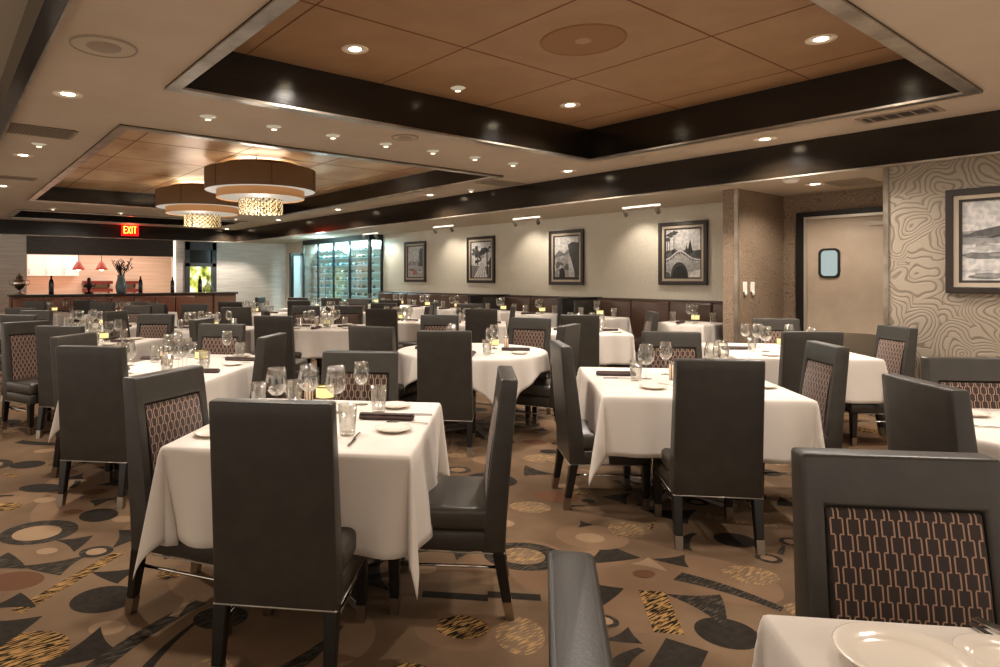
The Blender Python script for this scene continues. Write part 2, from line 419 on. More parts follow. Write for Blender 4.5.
def band(c, L, w, ang, mi, bend=.0, taper=1.0, layer=1, n=8):
    ca, sa = math.cos(ang), math.sin(ang); up = []; dn = []
    for i in range(n+1):
        t = -1+2*i/n; hw = w/2*(1-(1-taper)*(t+1)/2); y = bend*L*(1-t*t)
        up.append((t*L/2, y+hw)); dn.append((t*L/2, y-hw))
    motif([(c[0]+ca*a-sa*b, c[1]+sa*a+ca*b) for a, b in dn+up[::-1]], mi, layer)
def tri(c, s, ang, mi, layer=1):     # concave-sided triangle
    P = [(s*math.cos(ang+k*2.094)*(1, 1.3, .8)[k], s*math.sin(ang+k*2.094)*(1, 1.3, .8)[k]) for k in range(3)]; pts = []
    for k in range(3):
        a, b = P[k], P[(k+1) % 3]
        for i in range(6):
            t = i/6; q = .55*t*(1-t)*(1 if k != 1 else -.6)
            x = a[0]*(1-t)+b[0]*t; y = a[1]*(1-t)+b[1]*t; pts.append((c[0]+x*(1-q*1.6), c[1]+y*(1-q*1.6)))
    motif(pts, mi, layer)
def G(px, py): v = atH(px, py, 0); return (v.x, v.y)
taken = []
def hand(kind, px, py, size, *a):
    c = G(px, py); taken.append((c[0], c[1], size)); kind(c, *a)
U = -math.pi/4
hand(ell, 104, 599, .16, .145, .125, U, 1)
hand(ell, 39, 532, .24, .21, .18, U, 3); ell(G(37, 533), .13, .11, U, 4, 2)
hand(ell, 22, 652, .2, .17, .15, U, 2)
hand(band, 72, 580, .2, .62, .07, math.atan2(G(112, 557)[1]-G(33, 603)[1], G(112, 557)[0]-G(33, 603)[0]), 2)
hand(tri, 60, 566, .13, .15, 0.4, 3); hand(tri, 76, 541, .12, .12, 2.4, 1); hand(ell, 47, 551, .07, .055, .04, U, 4)
hand(ell, 107, 628, .08, .075, .055, U, 4); hand(ell, 45, 500, .08, .07, .05, U, 4); hand(ell, 124, 519, .08, .075, .05, U, 4)
hand(ell, 14, 581, .14, .14, .1, U, 5); hand(ell, 42, 488, .14, .16, .09, U, 1); hand(ell, 5, 507, .12, .1, .08, U, 2)
hand(tri, 92, 648, .14, .16, 1.2, 1); hand(tri, 8, 627, .1, .16, 2.2, 1); hand(tri, 12, 602, .1, .11, 3.2, 1)
hand(band, 133, 650, .2, .8, .1, math.atan2(G(165, 620)[1]-G(100, 665)[1], G(165, 620)[0]-G(100, 665)[0]), 3, .06, .6)
hand(band, 168, 655, .1, .6, .06, math.atan2(G(180, 625)[1]-G(140, 665)[1], G(180, 625)[0]-G(140, 665)[0]), 1, .06, .2)
hand(tri, 120, 575, .12, .12, .2, 1)
hand(ell, 727, 633, .18, .125, .12, U, 1)
hand(ell, 750, 575, .16, .13, .1, U, 7)
hand(band, 660, 611, .2, .36, .12, math.atan2(G(672, 638)[1]-G(650, 584)[1], G(672, 638)[0]-G(650, 584)[0]), 2)
hand(band, 727, 592, .25, .46, .11, math.atan2(G(775, 606)[1]-G(678, 575)[1], G(775, 606)[0]-G(678, 575)[0]), 3, .06, .45)
hand(tri, 703, 602, .16, .16, 2.0, 3); hand(tri, 614, 553, .16, .17, 1.0, 1); hand(tri, 647, 563, .08, .09, 2.6, 4)
hand(tri, 678, 561, .09, .1, 0.2, 1); hand(tri, 603, 590, .14, .13, 1.6, 1); hand(tri, 628, 637, .08, .08, 0.6, 1)
hand(band, 677, 663, .14, .3, .16, .3, 1); hand(band, 628, 664, .14, .26, .1, .2, 1, .1, .3)
hand(ell, 524, 556, .28, .21, .17, U, 3); ell(G(522, 556), .12, .1, U, 7, 2)
hand(ell, 592, 537, .3, .2, .17, U, 6); ell(G(590, 538), .08, .065, U, 4, 2); tri(G(585, 524), .06, 1.2, 1, 2)
hand(ell, 462, 628, .22, .2, .17, U, 6); ell(G(462, 627), .11, .09, U, 2, 2)
hand(ell, 520, 635, .2, .1, .14, U, 7); hand(band, 455, 596, .18, .3, .06, U, 1); hand(band, 514, 596, .16, .24, .06, U, 1)
hand(ell, 735, 540, .14, .11, .1, U, 1); hand(ell, 530, 507, .16, .13, .1, U, 7); hand(ell, 495, 460, .2, .18, .14, U, 6)
hand(band, 690, 541, .14, .26, .08, U+1.1, 1, .1, .3); hand(ell, 626, 530, .12, .1, .12, U, 7)
# broad tonal bands first, then many motifs of the same family
for k in range(130):
    c = (R.uniform(-1, 8), R.uniform(.5, 19)); ell(c, R.uniform(.25, .5), R.uniform(.18, .3), R.uniform(0, 3), 6, 0)
tries = 0
while tries < 16000 and len(taken) < 2600:
    tries += 1; c = (R.uniform(-2.5, 8.4), R.uniform(.2, 20)); s = R.uniform(.06, .2) if tries < 6000 else R.uniform(.04, .1)
    if any((c[0]-q[0])**2+(c[1]-q[1])**2 < ((s+q[2])*.88)**2 for q in taken): continue
    taken.append((c[0], c[1], s)); k = R.random(); a = U+R.uniform(-.5, .5)
    if k < .16: ell(c, s, s*.82, a, R.choice((1, 1, 3)))
    elif k < .26: ell(c, s, s*.85, a, 3); ell(c, s*.6, s*.5, a, R.choice((4, 7, 6)), 2)
    elif k < .38: ell(c, s*.9, s*.8, a, R.choice((2, 7, 7)))
    elif k < .52: ell(c, min(s, .09), min(s, .09)*.7, a, 4)
    elif k < .58: ell(c, s, s*.7, a, 5)
    elif k < .80: tri(c, s*1.05, R.uniform(0, 6.3), R.choice((1, 1, 3)))
    else: band(c, s*2.1, s*.5, R.choice((a, a+1.57)), R.choice((1, 3, 2, 7)), R.uniform(-.1, .1), R.choice((1, .5, .1)))
struct(fl.build('floor', carp))

# ------------------------------------------------------------------ dining chair (origin under the top outer edge of the back; faces +Y)
CHH = 1.02
def yo(z): return .055*(1-min(1, max(0, (z-.31)/(CHH-.31)))**1.15)         # outer face of the reclined back
def shell(zs, wf, y0f, y1f, mi=0):
    m = MB(); vs = []; fs = []
    for z in zs:
        w = wf(z)/2; a, b = y0f(z), y1f(z); vs += [(-w, a, z), (w, a, z), (w, b, z), (-w, b, z)]
    n = len(zs)
    for k in range(n-1):
        o = 4*k
        for i in range(4): fs.append((o+i, o+(i+1) % 4, o+4+(i+1) % 4, o+4+i))
    fs.append((3, 2, 1, 0)); o = 4*(n-1); fs.append((o, o+1, o+2, o+3))
    return m.add(vs, fs, mi)
def make_chair():
    t = thing('dining_chair')
    cw = lambda z: .445+.012*(1-(z-.31)/.71)
    zs = [.31+.71*i/8 for i in range(9)]
    thick = lambda z: yo(z)+.072+.03*(1-(z-.31)/.71)
    zl = [.28, .42, .52, .66, .79, .90, .96, 1.02]; m = MB(); v = []; fs = []
    def add(*p): v.append(p); return len(v)-1
    rows = []
    for z in zl:
        w = cw(z)/2; f_ = thick(z)
        rows.append([add(-w, yo(z), z), add(-.176, yo(z), z), add(.176, yo(z), z), add(w, yo(z), z), add(w, f_, z), add(.176, f_, z), add(-.176, f_, z), add(-w, f_, z)])
    n = len(zl)
    for k in range(n-1):
        a, b = rows[k], rows[k+1]
        for i in range(8):
            if i == 5 and .42 <= zl[k] and zl[k+1] <= .90: continue
            fs.append((a[i], a[(i+1) % 8], b[(i+1) % 8], b[i]))
    fs.append(tuple(rows[0][::-1])); fs.append(tuple(rows[-1]))
    ks = [k for k in range(n) if .42 <= zl[k] <= .90]
    L_ = [add(-.176, thick(zl[k])-.022, zl[k]) for k in ks]; R_ = [add(.176, thick(zl[k])-.022, zl[k]) for k in ks]
    for q in range(len(ks)-1):
        a, b = rows[ks[q]], rows[ks[q+1]]
        fs.append((R_[q], L_[q], L_[q+1], R_[q+1])); fs.append((a[6], b[6], L_[q+1], L_[q])); fs.append((b[5], a[5], R_[q], R_[q+1]))
    fs.append((rows[ks[0]][5], rows[ks[0]][6], L_[0], R_[0])); fs.append((rows[ks[-1]][6], rows[ks[-1]][5], R_[-1], L_[-1]))
    m.add(v, fs).build('backrest', M_leather, t, True, .021, 4)
    zs2 = [.43+.462*i/6 for i in range(7)]
    shell(zs2, lambda z: .346, lambda z: thick(z)-.021, lambda z: thick(z)-.008+.012*math.sin(math.pi*(z-.43)/.462)).build('patterned_panel', M_pattern, t, True, .008, 2)['label'] = 'brown inset woven with linked octagon outlines'
    m = MB(); m.box(-.232, .12, .372, .232, .575, .475); m.build('seat_cushion', M_leather2, t, True, .03, 4)
    m = MB(); m.box(-.228, .10, .284, .228, .565, .374); m.build('seat_rail', M_leather, t, True, .014, 2)
    m = MB(); m.tube([(-.228, .058, .282), (.228, .058, .282)], .004, 6); m.tube([(-.228, .06, .282), (-.226, .56, .285)], .003, 6); m.tube([(.228, .06, .282), (.226, .56, .285)], .003, 6)
    m.build('piping', M_pipe, t, True)
    for sx in (-1, 1):
        for rear in (1, 0):
            x = sx*.205; y0, y1 = (.085, .035) if rear else (.53, .53)
            k = .075/.285; xm, ym = x, y1+(y0-y1)*k
            wt, wb = .052, .036; wm = wb+(wt-wb)*k
            lg = MB().frus(xm, ym, .075, wm, wm, .29, wt, wt, x, y0).build('leg', M_leg, t, False, .004, 1)
            MB().frus(x, y1, 0, wb, wb, .075, wm+.001, wm+.001, xm, ym).build('leg_tip', M_nickel, lg)
    for sx in (-1, 1):
        MB().tube([(sx*.203, .05, .215), (sx*.203, .53, .215)], .007, 8).build('stretcher', M_chrome, t, True)
    return proto(t)
chair_p = make_chair()
PHI = math.radians(7.56)
FACE = {'F': PHI, 'R': PHI+math.pi/2, 'C': PHI+math.pi, 'L': PHI-math.pi/2}   # clockwise from straight ahead
chairs = []
def chair(x, Z, face, label, group=None, d=0):
    a = FACE[face] if isinstance(face, str) else math.radians(face)
    a += math.radians(d)
    p = W(x, Z); rz = -(YAW+a)
    # keep the top of the outer face (for camera-facing chairs: of the front face) on the measured spot
    return place(chair_p, (p.x, p.y, 0), rz, label, 'chair', group)

# ------------------------------------------------------------------ tables and cloths
def vdir(a): return Vector((math.sin(YAW+a), math.cos(YAW+a), 0))
def table_base(round_, hx, hy, p, rz, label, h=.75, z0=0):
    t = thing('dining_table', (p.x, p.y, z0), rz); tag(t, label, 'table')
    m = MB()
    if round_: m.lathe([(0, h-.03), (hx-.01, h-.03), (hx-.01, h), (0, h)], 40)
    else: m.box(-hx+.008, -hy+.008, h-.03, hx-.008, hy-.008, h)
    m.build('tabletop', M_top, t)
    MB().lathe([(0, .06), (.045, .06), (.038, .12), (.038, h-.06), (.12, h-.03), (0, h-.03)], 16).build('column', M_black, t, True)
    for k in range(4):
        M = Matrix.Rotation(math.pi/4+k*math.pi/2, 4, 'Z')
        mb = MB(); mb.add([(0, -.03, .03), (0, .03, .03), (.38, .028, 0), (.38, -.028, 0), (0, -.03, .085), (0, .03, .085), (.38, .02, .035), (.38, -.02, .035)],
                          [(0, 1, 2, 3), (7, 6, 5, 4), (0, 3, 7, 4), (1, 5, 6, 2), (2, 6, 7, 3), (0, 4, 5, 1)], 0, M)
        mb.build('base_foot', M_cast, t, False, .006, 2)
    return t
def cloth_sq(hx, hy, L, p, rz, label, z, seed, fins=None, fs_=(.13, .13, .13, .13)):
    LL = L if isinstance(L, tuple) else (L,)*4
    rr = random.Random(seed); fins = fins or [rr.uniform(25, 65) for _ in range(4)]
    def line(h, La, Lb):
        a = [-h+2*h*i/26 for i in range(27)]; K_ = [q for q in (.02, .06, .12, .2, .29, .38, .47, .56, .65, .74, .83, .92, 1.0)]
        return [-h-La*q for q in K_[::-1]]+a+[h+Lb*q for q in K_]
    S, T = line(hx, LL[0], LL[1]), line(hy, LL[2], LL[3]); ph = [rr.uniform(0, 6) for _ in range(8)]
    vs = []; fs = []
    def drop(d): return d-.010*(1-math.exp(-d/.012))
    def flare(d): return .011*(1-math.exp(-d/.012))
    for i, s in enumerate(S):
        for j, t in enumerate(T):
            L = LL[(1 if s > 0 else 0) if abs(s) > hx else (3 if t > 0 else 2)]; ds, dt = max(abs(s)-hx, 0), max(abs(t)-hy, 0); sx, sy = (1 if s > 0 else -1), (1 if t > 0 else -1)
            if ds == 0 and dt == 0: v = (s, t, z)
            elif dt == 0 or ds == 0:
                d = ds+dt; c, h, q = (t, hy, ph[0 if sx > 0 else 1]) if dt == 0 else (s, hx, ph[2 if sy > 0 else 3])
                q2 = ph[4+(i > 20)]
                near = max(0, (abs(c)/h-.55)/.45)
                off = flare(d)+d*(.05+.085*math.sin(c*9+q)*math.sin(c*3.3+q2)-.12*near*near+.035*math.sin(c*23+q))
                v = (sx*(hx+off), t*(1-.02*d/L), z-drop(d)*.992) if dt == 0 else (s*(1-.02*d/L), sy*(hy+off), z-drop(d)*.992)
            else:
                d = math.hypot(ds, dt); f = math.atan2(dt, ds); w = math.sin(2*f)
                k = (0 if sx > 0 else 1)+(0 if sy > 0 else 2); fa = math.radians(fins[k])
                rad = d*(fs_[k]*1.15*w*(1+.5*math.cos(2*f)*(1 if k % 2 else -1))+.05*math.sin(4*f+ph[k])*w)
                side = .05-.12
                ex = flare(d)*math.cos(f)+d*side*math.cos(f)*(1-w)+rad*math.cos(fa)
                ey = flare(d)*math.sin(f)+d*side*math.sin(f)*(1-w)+rad*math.sin(fa)
                sw = .10*d*math.cos(2*f)*w
                v = (sx*(hx+ex+sw), sy*(hy+ey-sw), z-drop(d)*math.sqrt(max(.5, 1-.1*w)))
            vs.append(v)
    n = len(T)
    for i in range(len(S)-1):
        for j in range(n-1): fs.append((i*n+j, (i+1)*n+j, (i+1)*n+j+1, i*n+j+1))
    o = MB().add(vs, fs).build('tablecloth', M_cloth, None, True)
    o.location = (p.x, p.y, 0); o.rotation_euler = (0, 0, rz)
    sd = o.modifiers.new('Solidify', 'SOLIDIFY'); sd.thickness = .003; sd.offset = 1
    return tag(o, label, 'tablecloth')
def cloth_round(r, half, p, rz, label, z, seed):
    rr = random.Random(seed); n = 128; rings = [0, .3, .6, .85, .97, 1.0]; vs = [(0, 0, z)]; fs = []
    K = [.02, .06, .12, .22, .34, .48, .62, .76, .9, 1.0]; q = [rr.uniform(0, 6) for _ in range(4)]
    prof = []
    for f in rings[1:]: prof.append(('t', f))
    for f in K: prof.append(('d', f))
    for kind, f in prof:
        for i in range(n):
            a = 2*math.pi*i/n; c, s = math.cos(a), math.sin(a)
            ov = (half/max(abs(c), abs(s)))*.96-r
            ov = min(ov, (half*1.27)-r)
            if kind == 't': vs.append((r*f*c, r*f*s, z))
            else:
                d = f*ov; w = abs(math.sin(2*a))
                off = .011*(1-math.exp(-d/.012))+d*(.05+.10*w*math.sin(a*14+q[0])+.07*math.sin(a*9+q[1])+.03*math.sin(a*27+q[2]))
                vs.append(((r+off)*c, (r+off)*s, z-d+.01*(1-math.exp(-d/.012))))
    m = len(prof)
    for i in range(n): fs.append((0, 1+i, 1+(i+1) % n))
    for k in range(m-1):
        for i in range(n):
            j = (i+1) % n; fs.append((1+k*n+i, 1+(k+1)*n+i, 1+(k+1)*n+j, 1+k*n+j))
    o = MB().add(vs, fs).build('tablecloth', M_cloth, None, True)
    o.location = (p.x, p.y, 0); o.rotation_euler = (0, 0, rz)
    sd = o.modifiers.new('Solidify', 'SOLIDIFY'); sd.thickness = .003; sd.offset = 1
    return tag(o, label, 'tablecloth')
TZ = .757
def table(x, Z, hx, hy, desc, L=.38, round_=False, half=.93, seed=0, z0=0, d=0, fins=None, fs_=(.13, .13, .13, .13)):
    p = W(x, Z); rz = -(YAW+PHI+math.radians(d))
    table_base(round_, hx, hy, p, rz, 'pedestal dining table under the white cloth, '+desc, .75, z0)
    if round_: cloth_round(hx, half, p, rz, 'white linen cloth on the '+desc, TZ+z0, seed)
    else: cloth_sq(hx, hy, L, p, rz, 'white linen cloth on the '+desc, TZ+z0, seed, fins, fs_)

# ------------------------------------------------------------------ tableware prototypes
TOP = TZ+.0035
def make_wine():
    t = thing('wine_glass')
    MB().lathe([(.0045, .105), (.02, .109), (.038, .128), (.046, .152), (.044, .185), (.036, .232), (.0345, .232), (.0425, .185), (.0445, .152), (.0365, .13), (.018, .112), (0, .109)], 20).build('bowl', M_glass, t, True)
    MB().lathe([(.0045, .004), (.0036, .02), (.0036, .09), (.0045, .105)], 10).build('stem', M_glass, t, True)
    MB().lathe([(0, 0), (.036, 0), (.036, .0015), (.012, .004), (.0045, .008)], 20).build('foot', M_glass, t, True)
    return proto(t)
def make_big():
    t = thing('wine_glass')
    MB().lathe([(.005, .095), (.025, .10), (.048, .122), (.056, .15), (.052, .19), (.042, .235), (.0405, .235), (.0505, .19), (.0545, .15), (.046, .124), (.02, .103), (0, .1)], 20).build('bowl', M_glass, t, True)
    MB().lathe([(.005, .004), (.004, .02), (.004, .085), (.005, .095)], 10).build('stem', M_glass, t, True)
    MB().lathe([(0, 0), (.04, 0), (.04, .0015), (.012, .004), (.005, .008)], 20).build('foot', M_glass, t, True)
    return proto(t)
wine_p, big_p = make_wine(), make_big()
wine_p.name = 'wine_glass'; 
M_water = glass_mat('thick_glass', (236, 236, 232))
def tumbler_obj():
    m = MB().lathe([(0, 0), (.032, 0), (.035, .006), (.042, .135), (.0405, .135), (.034, .016), (0, .014)], 22)
    return m.build('water_tumbler', M_glass, None, True)
tumb_p = tumbler_obj()
plate_p = MB().lathe([(0, .004), (.045, .004), (.05, 0), (.056, .004), (.082, .015), (.0835, .017), (.081, .018), (.058, .009), (.05, .007), (0, .007)], 32).build('bread_plate', M_plate, None, True)
def napkin_obj():
    m = MB(); pts = []; n = 14
    prof = [(.03*math.cos(2*math.pi*i/n)*(1.0), .0145+.0135*math.sin(2*math.pi*i/n)) for i in range(n)]
    vs = [(x, y*1.0, z) for x in (-.135, -.06, .03, .13) for y, z in [(a*(1.0 if x < .1 else .97), b) for a, b in prof]]; fs = []
    for k in range(3):
        for i in range(n): fs.append((k*n+i, k*n+(i+1) % n, (k+1)*n+(i+1) % n, (k+1)*n+i))
    fs += [tuple(range(n))[::-1], tuple(range(3*n, 4*n))]; m.add(vs, fs)
    m.box(-.134, -.012, .0275, .129, .026, .0305); m.add([(-.137, -.02, .008), (-.137, .018, .008), (-.137, .018, .02), (-.137, -.02, .02), (-.13, -.02, .008), (-.13, .018, .008), (-.13, .018, .02), (-.13, -.02, .02)], [(0, 1, 2, 3), (0, 4, 5, 1), (3, 2, 6, 7), (0, 3, 7, 4), (1, 5, 6, 2)])
    return m.build('napkin', M_napkin, None, True, .004, 2)
nap_p = napkin_obj()
def fork_obj():
    m = MB(); m.add([(-.1, -.006, .002), (-.1, .006, .002), (.03, .003, .006), (.03, -.003, .006), (-.1, -.006, .0045), (-.1, .006, .0045), (.03, .003, .009), (.03, -.003, .009)],
                    [(0, 1, 2, 3), (7, 6, 5, 4), (0, 3, 7, 4), (1, 5, 6, 2), (2, 6, 7, 3), (0, 4, 5, 1)])
    m.add([(.03, -.004, .006), (.03, .004, .006), (.055, .011, .003), (.055, -.011, .003), (.03, -.004, .008), (.03, .004, .008), (.055, .011, .005), (.055, -.011, .005)], [(0, 1, 2, 3), (7, 6, 5, 4), (0, 3, 7, 4), (1, 5, 6, 2), (2, 6, 7, 3)])
    for k in (-1.5, -.5, .5, 1.5): m.frus(.077, k*.0064, .003, .046, .0034, .0055, .046, .0034)
    return m.build('fork', M_chrome, None, False)
def knife_obj():
    m = MB(); m.frus(-.06, 0, .001, .1, .014, .009, .1, .01)
    m.add([(-.01, -.004, .003), (.1, -.004, .003), (.115, .004, .003), (.1, .011, .003), (-.01, .009, .003), (-.01, -.004, .0055), (.1, -.004, .0045), (.115, .004, .004), (.1, .011, .0045), (-.01, .009, .0055)],
          [(4, 3, 2, 1, 0), (5, 6, 7, 8, 9), (0, 1, 6, 5), (1, 2, 7, 6), (2, 3, 8, 7), (3, 4, 9, 8), (4, 0, 5, 9)])
    return m.build('knife', M_chrome, None, False)
fork_p, knife_p = fork_obj(), knife_obj()
def make_candle():
    t = thing('candle_lamp')
    MB().lathe([(0, 0), (.03, 0), (.032, .006), (.012, .012), (.012, .03), (.03, .036), (0, .036)], 20).build('glass_base', M_glass, t, True)
    MB().lathe([(.047, .038), (.049, .1), (.047, .1), (.045, .038)], 28).build('shade', emis('lamp_parchment', (255, 226, 150), .85), t, True)
    m = MB()
    for z in (.036, .096): m.lathe([(.046, z), (.0505, z), (.0505, z+.006), (.046, z+.006), (.046, z)], 28)
    m.lathe([(0, .036), (.046, .036), (.046, .038), (0, .038)], 28)
    m.build('rim', mat('bronze_rim', (96, 74, 34), .35, .7), t, True)
    return proto(t)
candle_p = make_candle()
def make_mill():
    t = thing('pepper_mill')
    m = mat('amber_stripes', (222, 202, 176), .25); tt, b = nt(m); tc = N(tt, 'ShaderNodeTexCoord'); sp = N(tt, 'ShaderNodeSeparateXYZ'); tt.links.new(tc.outputs['Object'], sp.inputs[0])
    s = mth(tt, 'SINE', mth(tt, 'MULTIPLY', sp.outputs[0], 420)); tt.links.new(mixc(tt, mth(tt, 'GREATER_THAN', s, .2), lin((226, 206, 180)), lin((126, 96, 74))), b.inputs['Base Color'])
    MB().lathe([(0, 0), (.023, 0), (.023, .11), (0, .11)], 20).build('body', m, t, True)
    MB().lathe([(.024, .11), (.024, .125), (.019, .132), (.006, .133), (.006, .14), (0, .141)], 20).build('cap', M_chrome, t, True)
    MB().lathe([(.0245, 0), (.0245, .008), (.023, .008)], 20).build('base_ring', M_chrome, t, True)
    return proto(t)
mill_p = make_mill()
def card_obj():
    t = thing('menu_card')
    MB().add([(-.04, .012, 0), (.04, .012, 0), (.04, .002, .12), (-.04, .002, .12), (-.04, .014, 0), (.04, .014, 0), (.04, .004, .12), (-.04, .004, .12)],
             [(0, 1, 2, 3), (7, 6, 5, 4), (0, 3, 7, 4), (1, 5, 6, 2), (2, 6, 7, 3), (0, 4, 5, 1)]).build('front_leaf', M_white, t)
    MB().add([(-.04, -.028, 0), (.04, -.028, 0), (.04, 0, .12), (-.04, 0, .12), (-.04, -.03, 0), (.04, -.03, 0), (.04, -.002, .12), (-.04, -.002, .12)],
             [(3, 2, 1, 0), (4, 5, 6, 7), (0, 3, 7, 4), (1, 5, 6, 2), (2, 6, 7, 3), (0, 4, 5, 1)]).build('back_leaf', M_white, t)
    return proto(t)
card_p = card_obj()

def put(kind, x, Z, label, d=0, z=None, s=1, new=False):
    p = (WN if new else W)(x, Z, TOP if z is None else z)
    P, cat = {'wine': (wine_p, 'wine glass'), 'big': (big_p, 'wine glass'), 'tumbler': (tumb_p, 'glass'), 'plate': (plate_p, 'plate'), 'napkin': (nap_p, 'napkin'),
              'fork': (fork_p, 'fork'), 'knife': (knife_p, 'knife'), 'candle': (candle_p, 'candle lamp'), 'mill': (mill_p, 'pepper mill'), 'card': (card_p, 'card')}[kind]
    grp = {'wine': 'stemmed wine glasses', 'big': 'large wine glasses', 'tumbler': 'water tumblers', 'plate': 'bread plates', 'napkin': 'rolled napkins',
           'fork': 'forks', 'knife': 'knives', 'candle': 'candle lamps', 'mill': 'pepper mills', 'card': 'menu cards'}[kind]
    o = place(P, p, -(YAW+PHI+math.radians(d)), label, cat, grp)
    o.scale = (s, s, s)
    return o
NAMES = {'wine': 'stemmed wine glass', 'big': 'wide-bowled wine glass', 'tumbler': 'clear water tumbler', 'plate': 'small white bread plate', 'napkin': 'rolled plum-grey napkin',
         'fork': 'silver fork', 'knife': 'silver knife', 'candle': 'yellow candle lamp with bronze rims', 'mill': 'striped pepper mill'}
def setting(x, Z, hx, hy, side, desc, rr, what=('napkin', 'plate', 'tumbler', 'wine'), d=0, z=None, shift=0, zoff=0):
    x, Z = x+.1136*Z, .9757*Z; a = PHI+math.radians(d)
    u = (math.cos(a), -math.sin(a)); v = (math.sin(a), math.cos(a))
    if side == 'near': f, s, dd, h = v, u, 90, hy
    elif side == 'far': f, s, dd, h = (-v[0], -v[1]), (-u[0], -u[1]), -90, hy
    elif side == 'left': f, s, dd, h = u, (-v[0], -v[1]), 0, hx
    else: f, s, dd, h = (-u[0], -u[1]), v, 180, hx
    ex, eZ = x-f[0]*h+s[0]*shift, Z-f[1]*h+s[1]*shift
    for k in what:
        i, o_ = {'napkin': (.21, 0), 'plate': (.15, -.24), 'tumbler': (.27, .16), 'wine': (.40, .20), 'big': (.42, .09), 'fork': (.16, -.10), 'knife': (.16, .09)}[k]
        i += rr.uniform(-.02, .02); o_ += rr.uniform(-.025, .025)
        px_, pz = ex+f[0]*i+s[0]*o_, eZ+f[1]*i+s[1]*o_
        rot = {'napkin': -dd+rr.uniform(-8, 8), 'fork': -dd, 'knife': -dd}.get(k, rr.uniform(0, 90))
        # local +X of flat pieces points along f
        if k in ('napkin', 'fork', 'knife'): rot = {'near': -90, 'far': 90, 'left': 0, 'right': 180}[side]+(rr.uniform(-7, 7))
        o = put(k, px_, pz, '%s at the %s seat of the %s' % (NAMES[k], side, desc), rot+d, z, new=True)

# ------------------------------------------------------------------ LAYOUT: tables
rr = random.Random(5)
D0 = 'table in the bottom right corner'
D1 = 'square table in left foreground'
D2 = 'square table right of centre'
D3 = 'round table in the middle'
D4 = 'long table at the left'
D5 = 'round table at right edge'
D6 = 'table before the swing door'
D7 = 'table half hidden below cliff picture'
# front left
def tp(cx, cZ): return cx, cZ
table(-.86, 3.18, .51, .53, D1, (.42, .42, .40, .42), seed=3, fins=(38, 40, 50, 15), fs_=(.15, .15, .10, .14))
table(1.20, 4.42, .58, .62, D2, (.41, .40, .36, .40), seed=8, fins=(40, 30, 45, 45))
table(-.27, 6.30, .70, .70, D3, round_=True, half=.90, seed=2, d=20)
table(-2.48, 5.22, .50, .72, D4, .33, seed=6)
table(2.62, 3.02, .62, .62, D5, round_=True, half=.9, seed=5)
table(2.67, 6.32, .58, .64, D6, seed=9)
table(1.105, .749, .56, .52, D0, seed=4)
table(1.12, 8.62, .50, .50, D7, seed=12)
# chairs round them
ch = chair
ch(-.80, 2.28, 'F', 'chair back nearest the camera, at the near side of the left foreground table')
ch(-1.585, 3.07, 'R', 'chair at the left side of the left foreground table, octagon inset facing us', d=13)
ch(.07, 3.02, 'L', 'chair at the right side of the left foreground table with its seat in view', d=-3)
ch(-.82, 3.92, 'C', 'chair on the far side of the left foreground table, facing the camera')
ch(1.16, 3.46, 'F', 'chair seen from behind at the near side of the square table right of centre')
ch(.36, 4.35, 'R', 'chair at the left side of the square table right of centre', d=-6)
ch(2.18, 4.32, 'L', 'chair at the right side of the square table right of centre, inset showing')
ch(1.37, 5.32, 'C', 'chair at the far side of the square table right of centre, facing us')
ch(-.455, 5.35, 'F', 'chair seen from behind at the near side of the middle round table')
ch(.67, 6.04, -58, 'chair turned away at the right side of the middle round table')
ch(.34, 7.15, 207, 'chair with inset showing at the far right of the middle round table')
ch(-.70, 7.72, 'C', 'chair facing us at the far side of the middle round table')
ch(-1.16, 5.85, 25, 'chair at the left side of the middle round table, back to us')
ch(-2.59, 4.14, 'F', 'chair seen squarely from behind at the near end of the long left table')
ch(-3.28, 5.03, 'R', 'chair at the left side of the long left table, behind the near-end chair')
ch(-1.68, 4.98, 'L', 'chair at the right side of the long left table, side and back in view')
ch(-2.60, 6.22, 'C', 'chair facing us at the far end of the long left table', d=2)
ch(1.725, 2.76, 'R', 'chair at the left side of the right-edge round table, back turned to us', d=-2)
ch(2.53, 3.60, 'C', 'chair facing us on the far side of the right-edge round table')
ch(.965, 1.66, 'C', 'large chair facing us at the far side of the bottom right table')
ch(.06, .83, 'R', 'chair cut off by the bottom edge, only its narrow top visible', d=3)
ch(2.505, 5.26, 'F', 'chair seen from behind at the near side of the table before the swing door')
ch(2.93, 7.04, 'C', 'chair facing us on the far side of the table before the swing door', d=2)
ch(3.57, 5.87, 'L', 'chair by the wallpapered wall, at the right side of the swing door table', d=-4)
ch(.93, 7.67, 'F', 'chair seen from behind at the near side of the table behind the middle round one')

def row(x, Z, hx, hy, desc, seats, round_=False, seed=0, kind=None):
    table(x, Z, hx, hy, desc, round_=round_, half=hx*1.33, seed=seed)
    for s in ('near', 'left', 'right', 'far'):
        setting(x, Z, hx, hy, s, desc, rr, ('napkin', 'plate', 'tumbler', 'wine', 'big') if s in ('near', 'left') else ('napkin', 'plate', 'tumbler', 'wine'))
    put('candle', x+.06, Z+.05, NAMES['candle']+' on the '+desc); put('mill', x-.08, Z+.02, NAMES['mill']+' on the '+desc)
D8 = 'aisle table below tree path picture'
D9 = 'far table with long draped corner'
D10 = 'small table before the harbour picture'
D11 = 'table at the left edge'
D12 = 'table behind the long left table'
D13 = 'crowded table at far left'
D14 = 'table near the bar counter'
D15 = 'table below the garden window'
D16 = 'table below the stone wall'
D17 = 'table before the glass cellar'
D18 = 'leftmost table before the bar'
D19 = 'table between cellar and centre'
row(-.42, 10.1, .5, .5, D8, '')
row(-2.5, 9.3, .55, .55, D9, '', seed=21)
row(-1.65, 10.6, .42, .42, D10, '', seed=22)
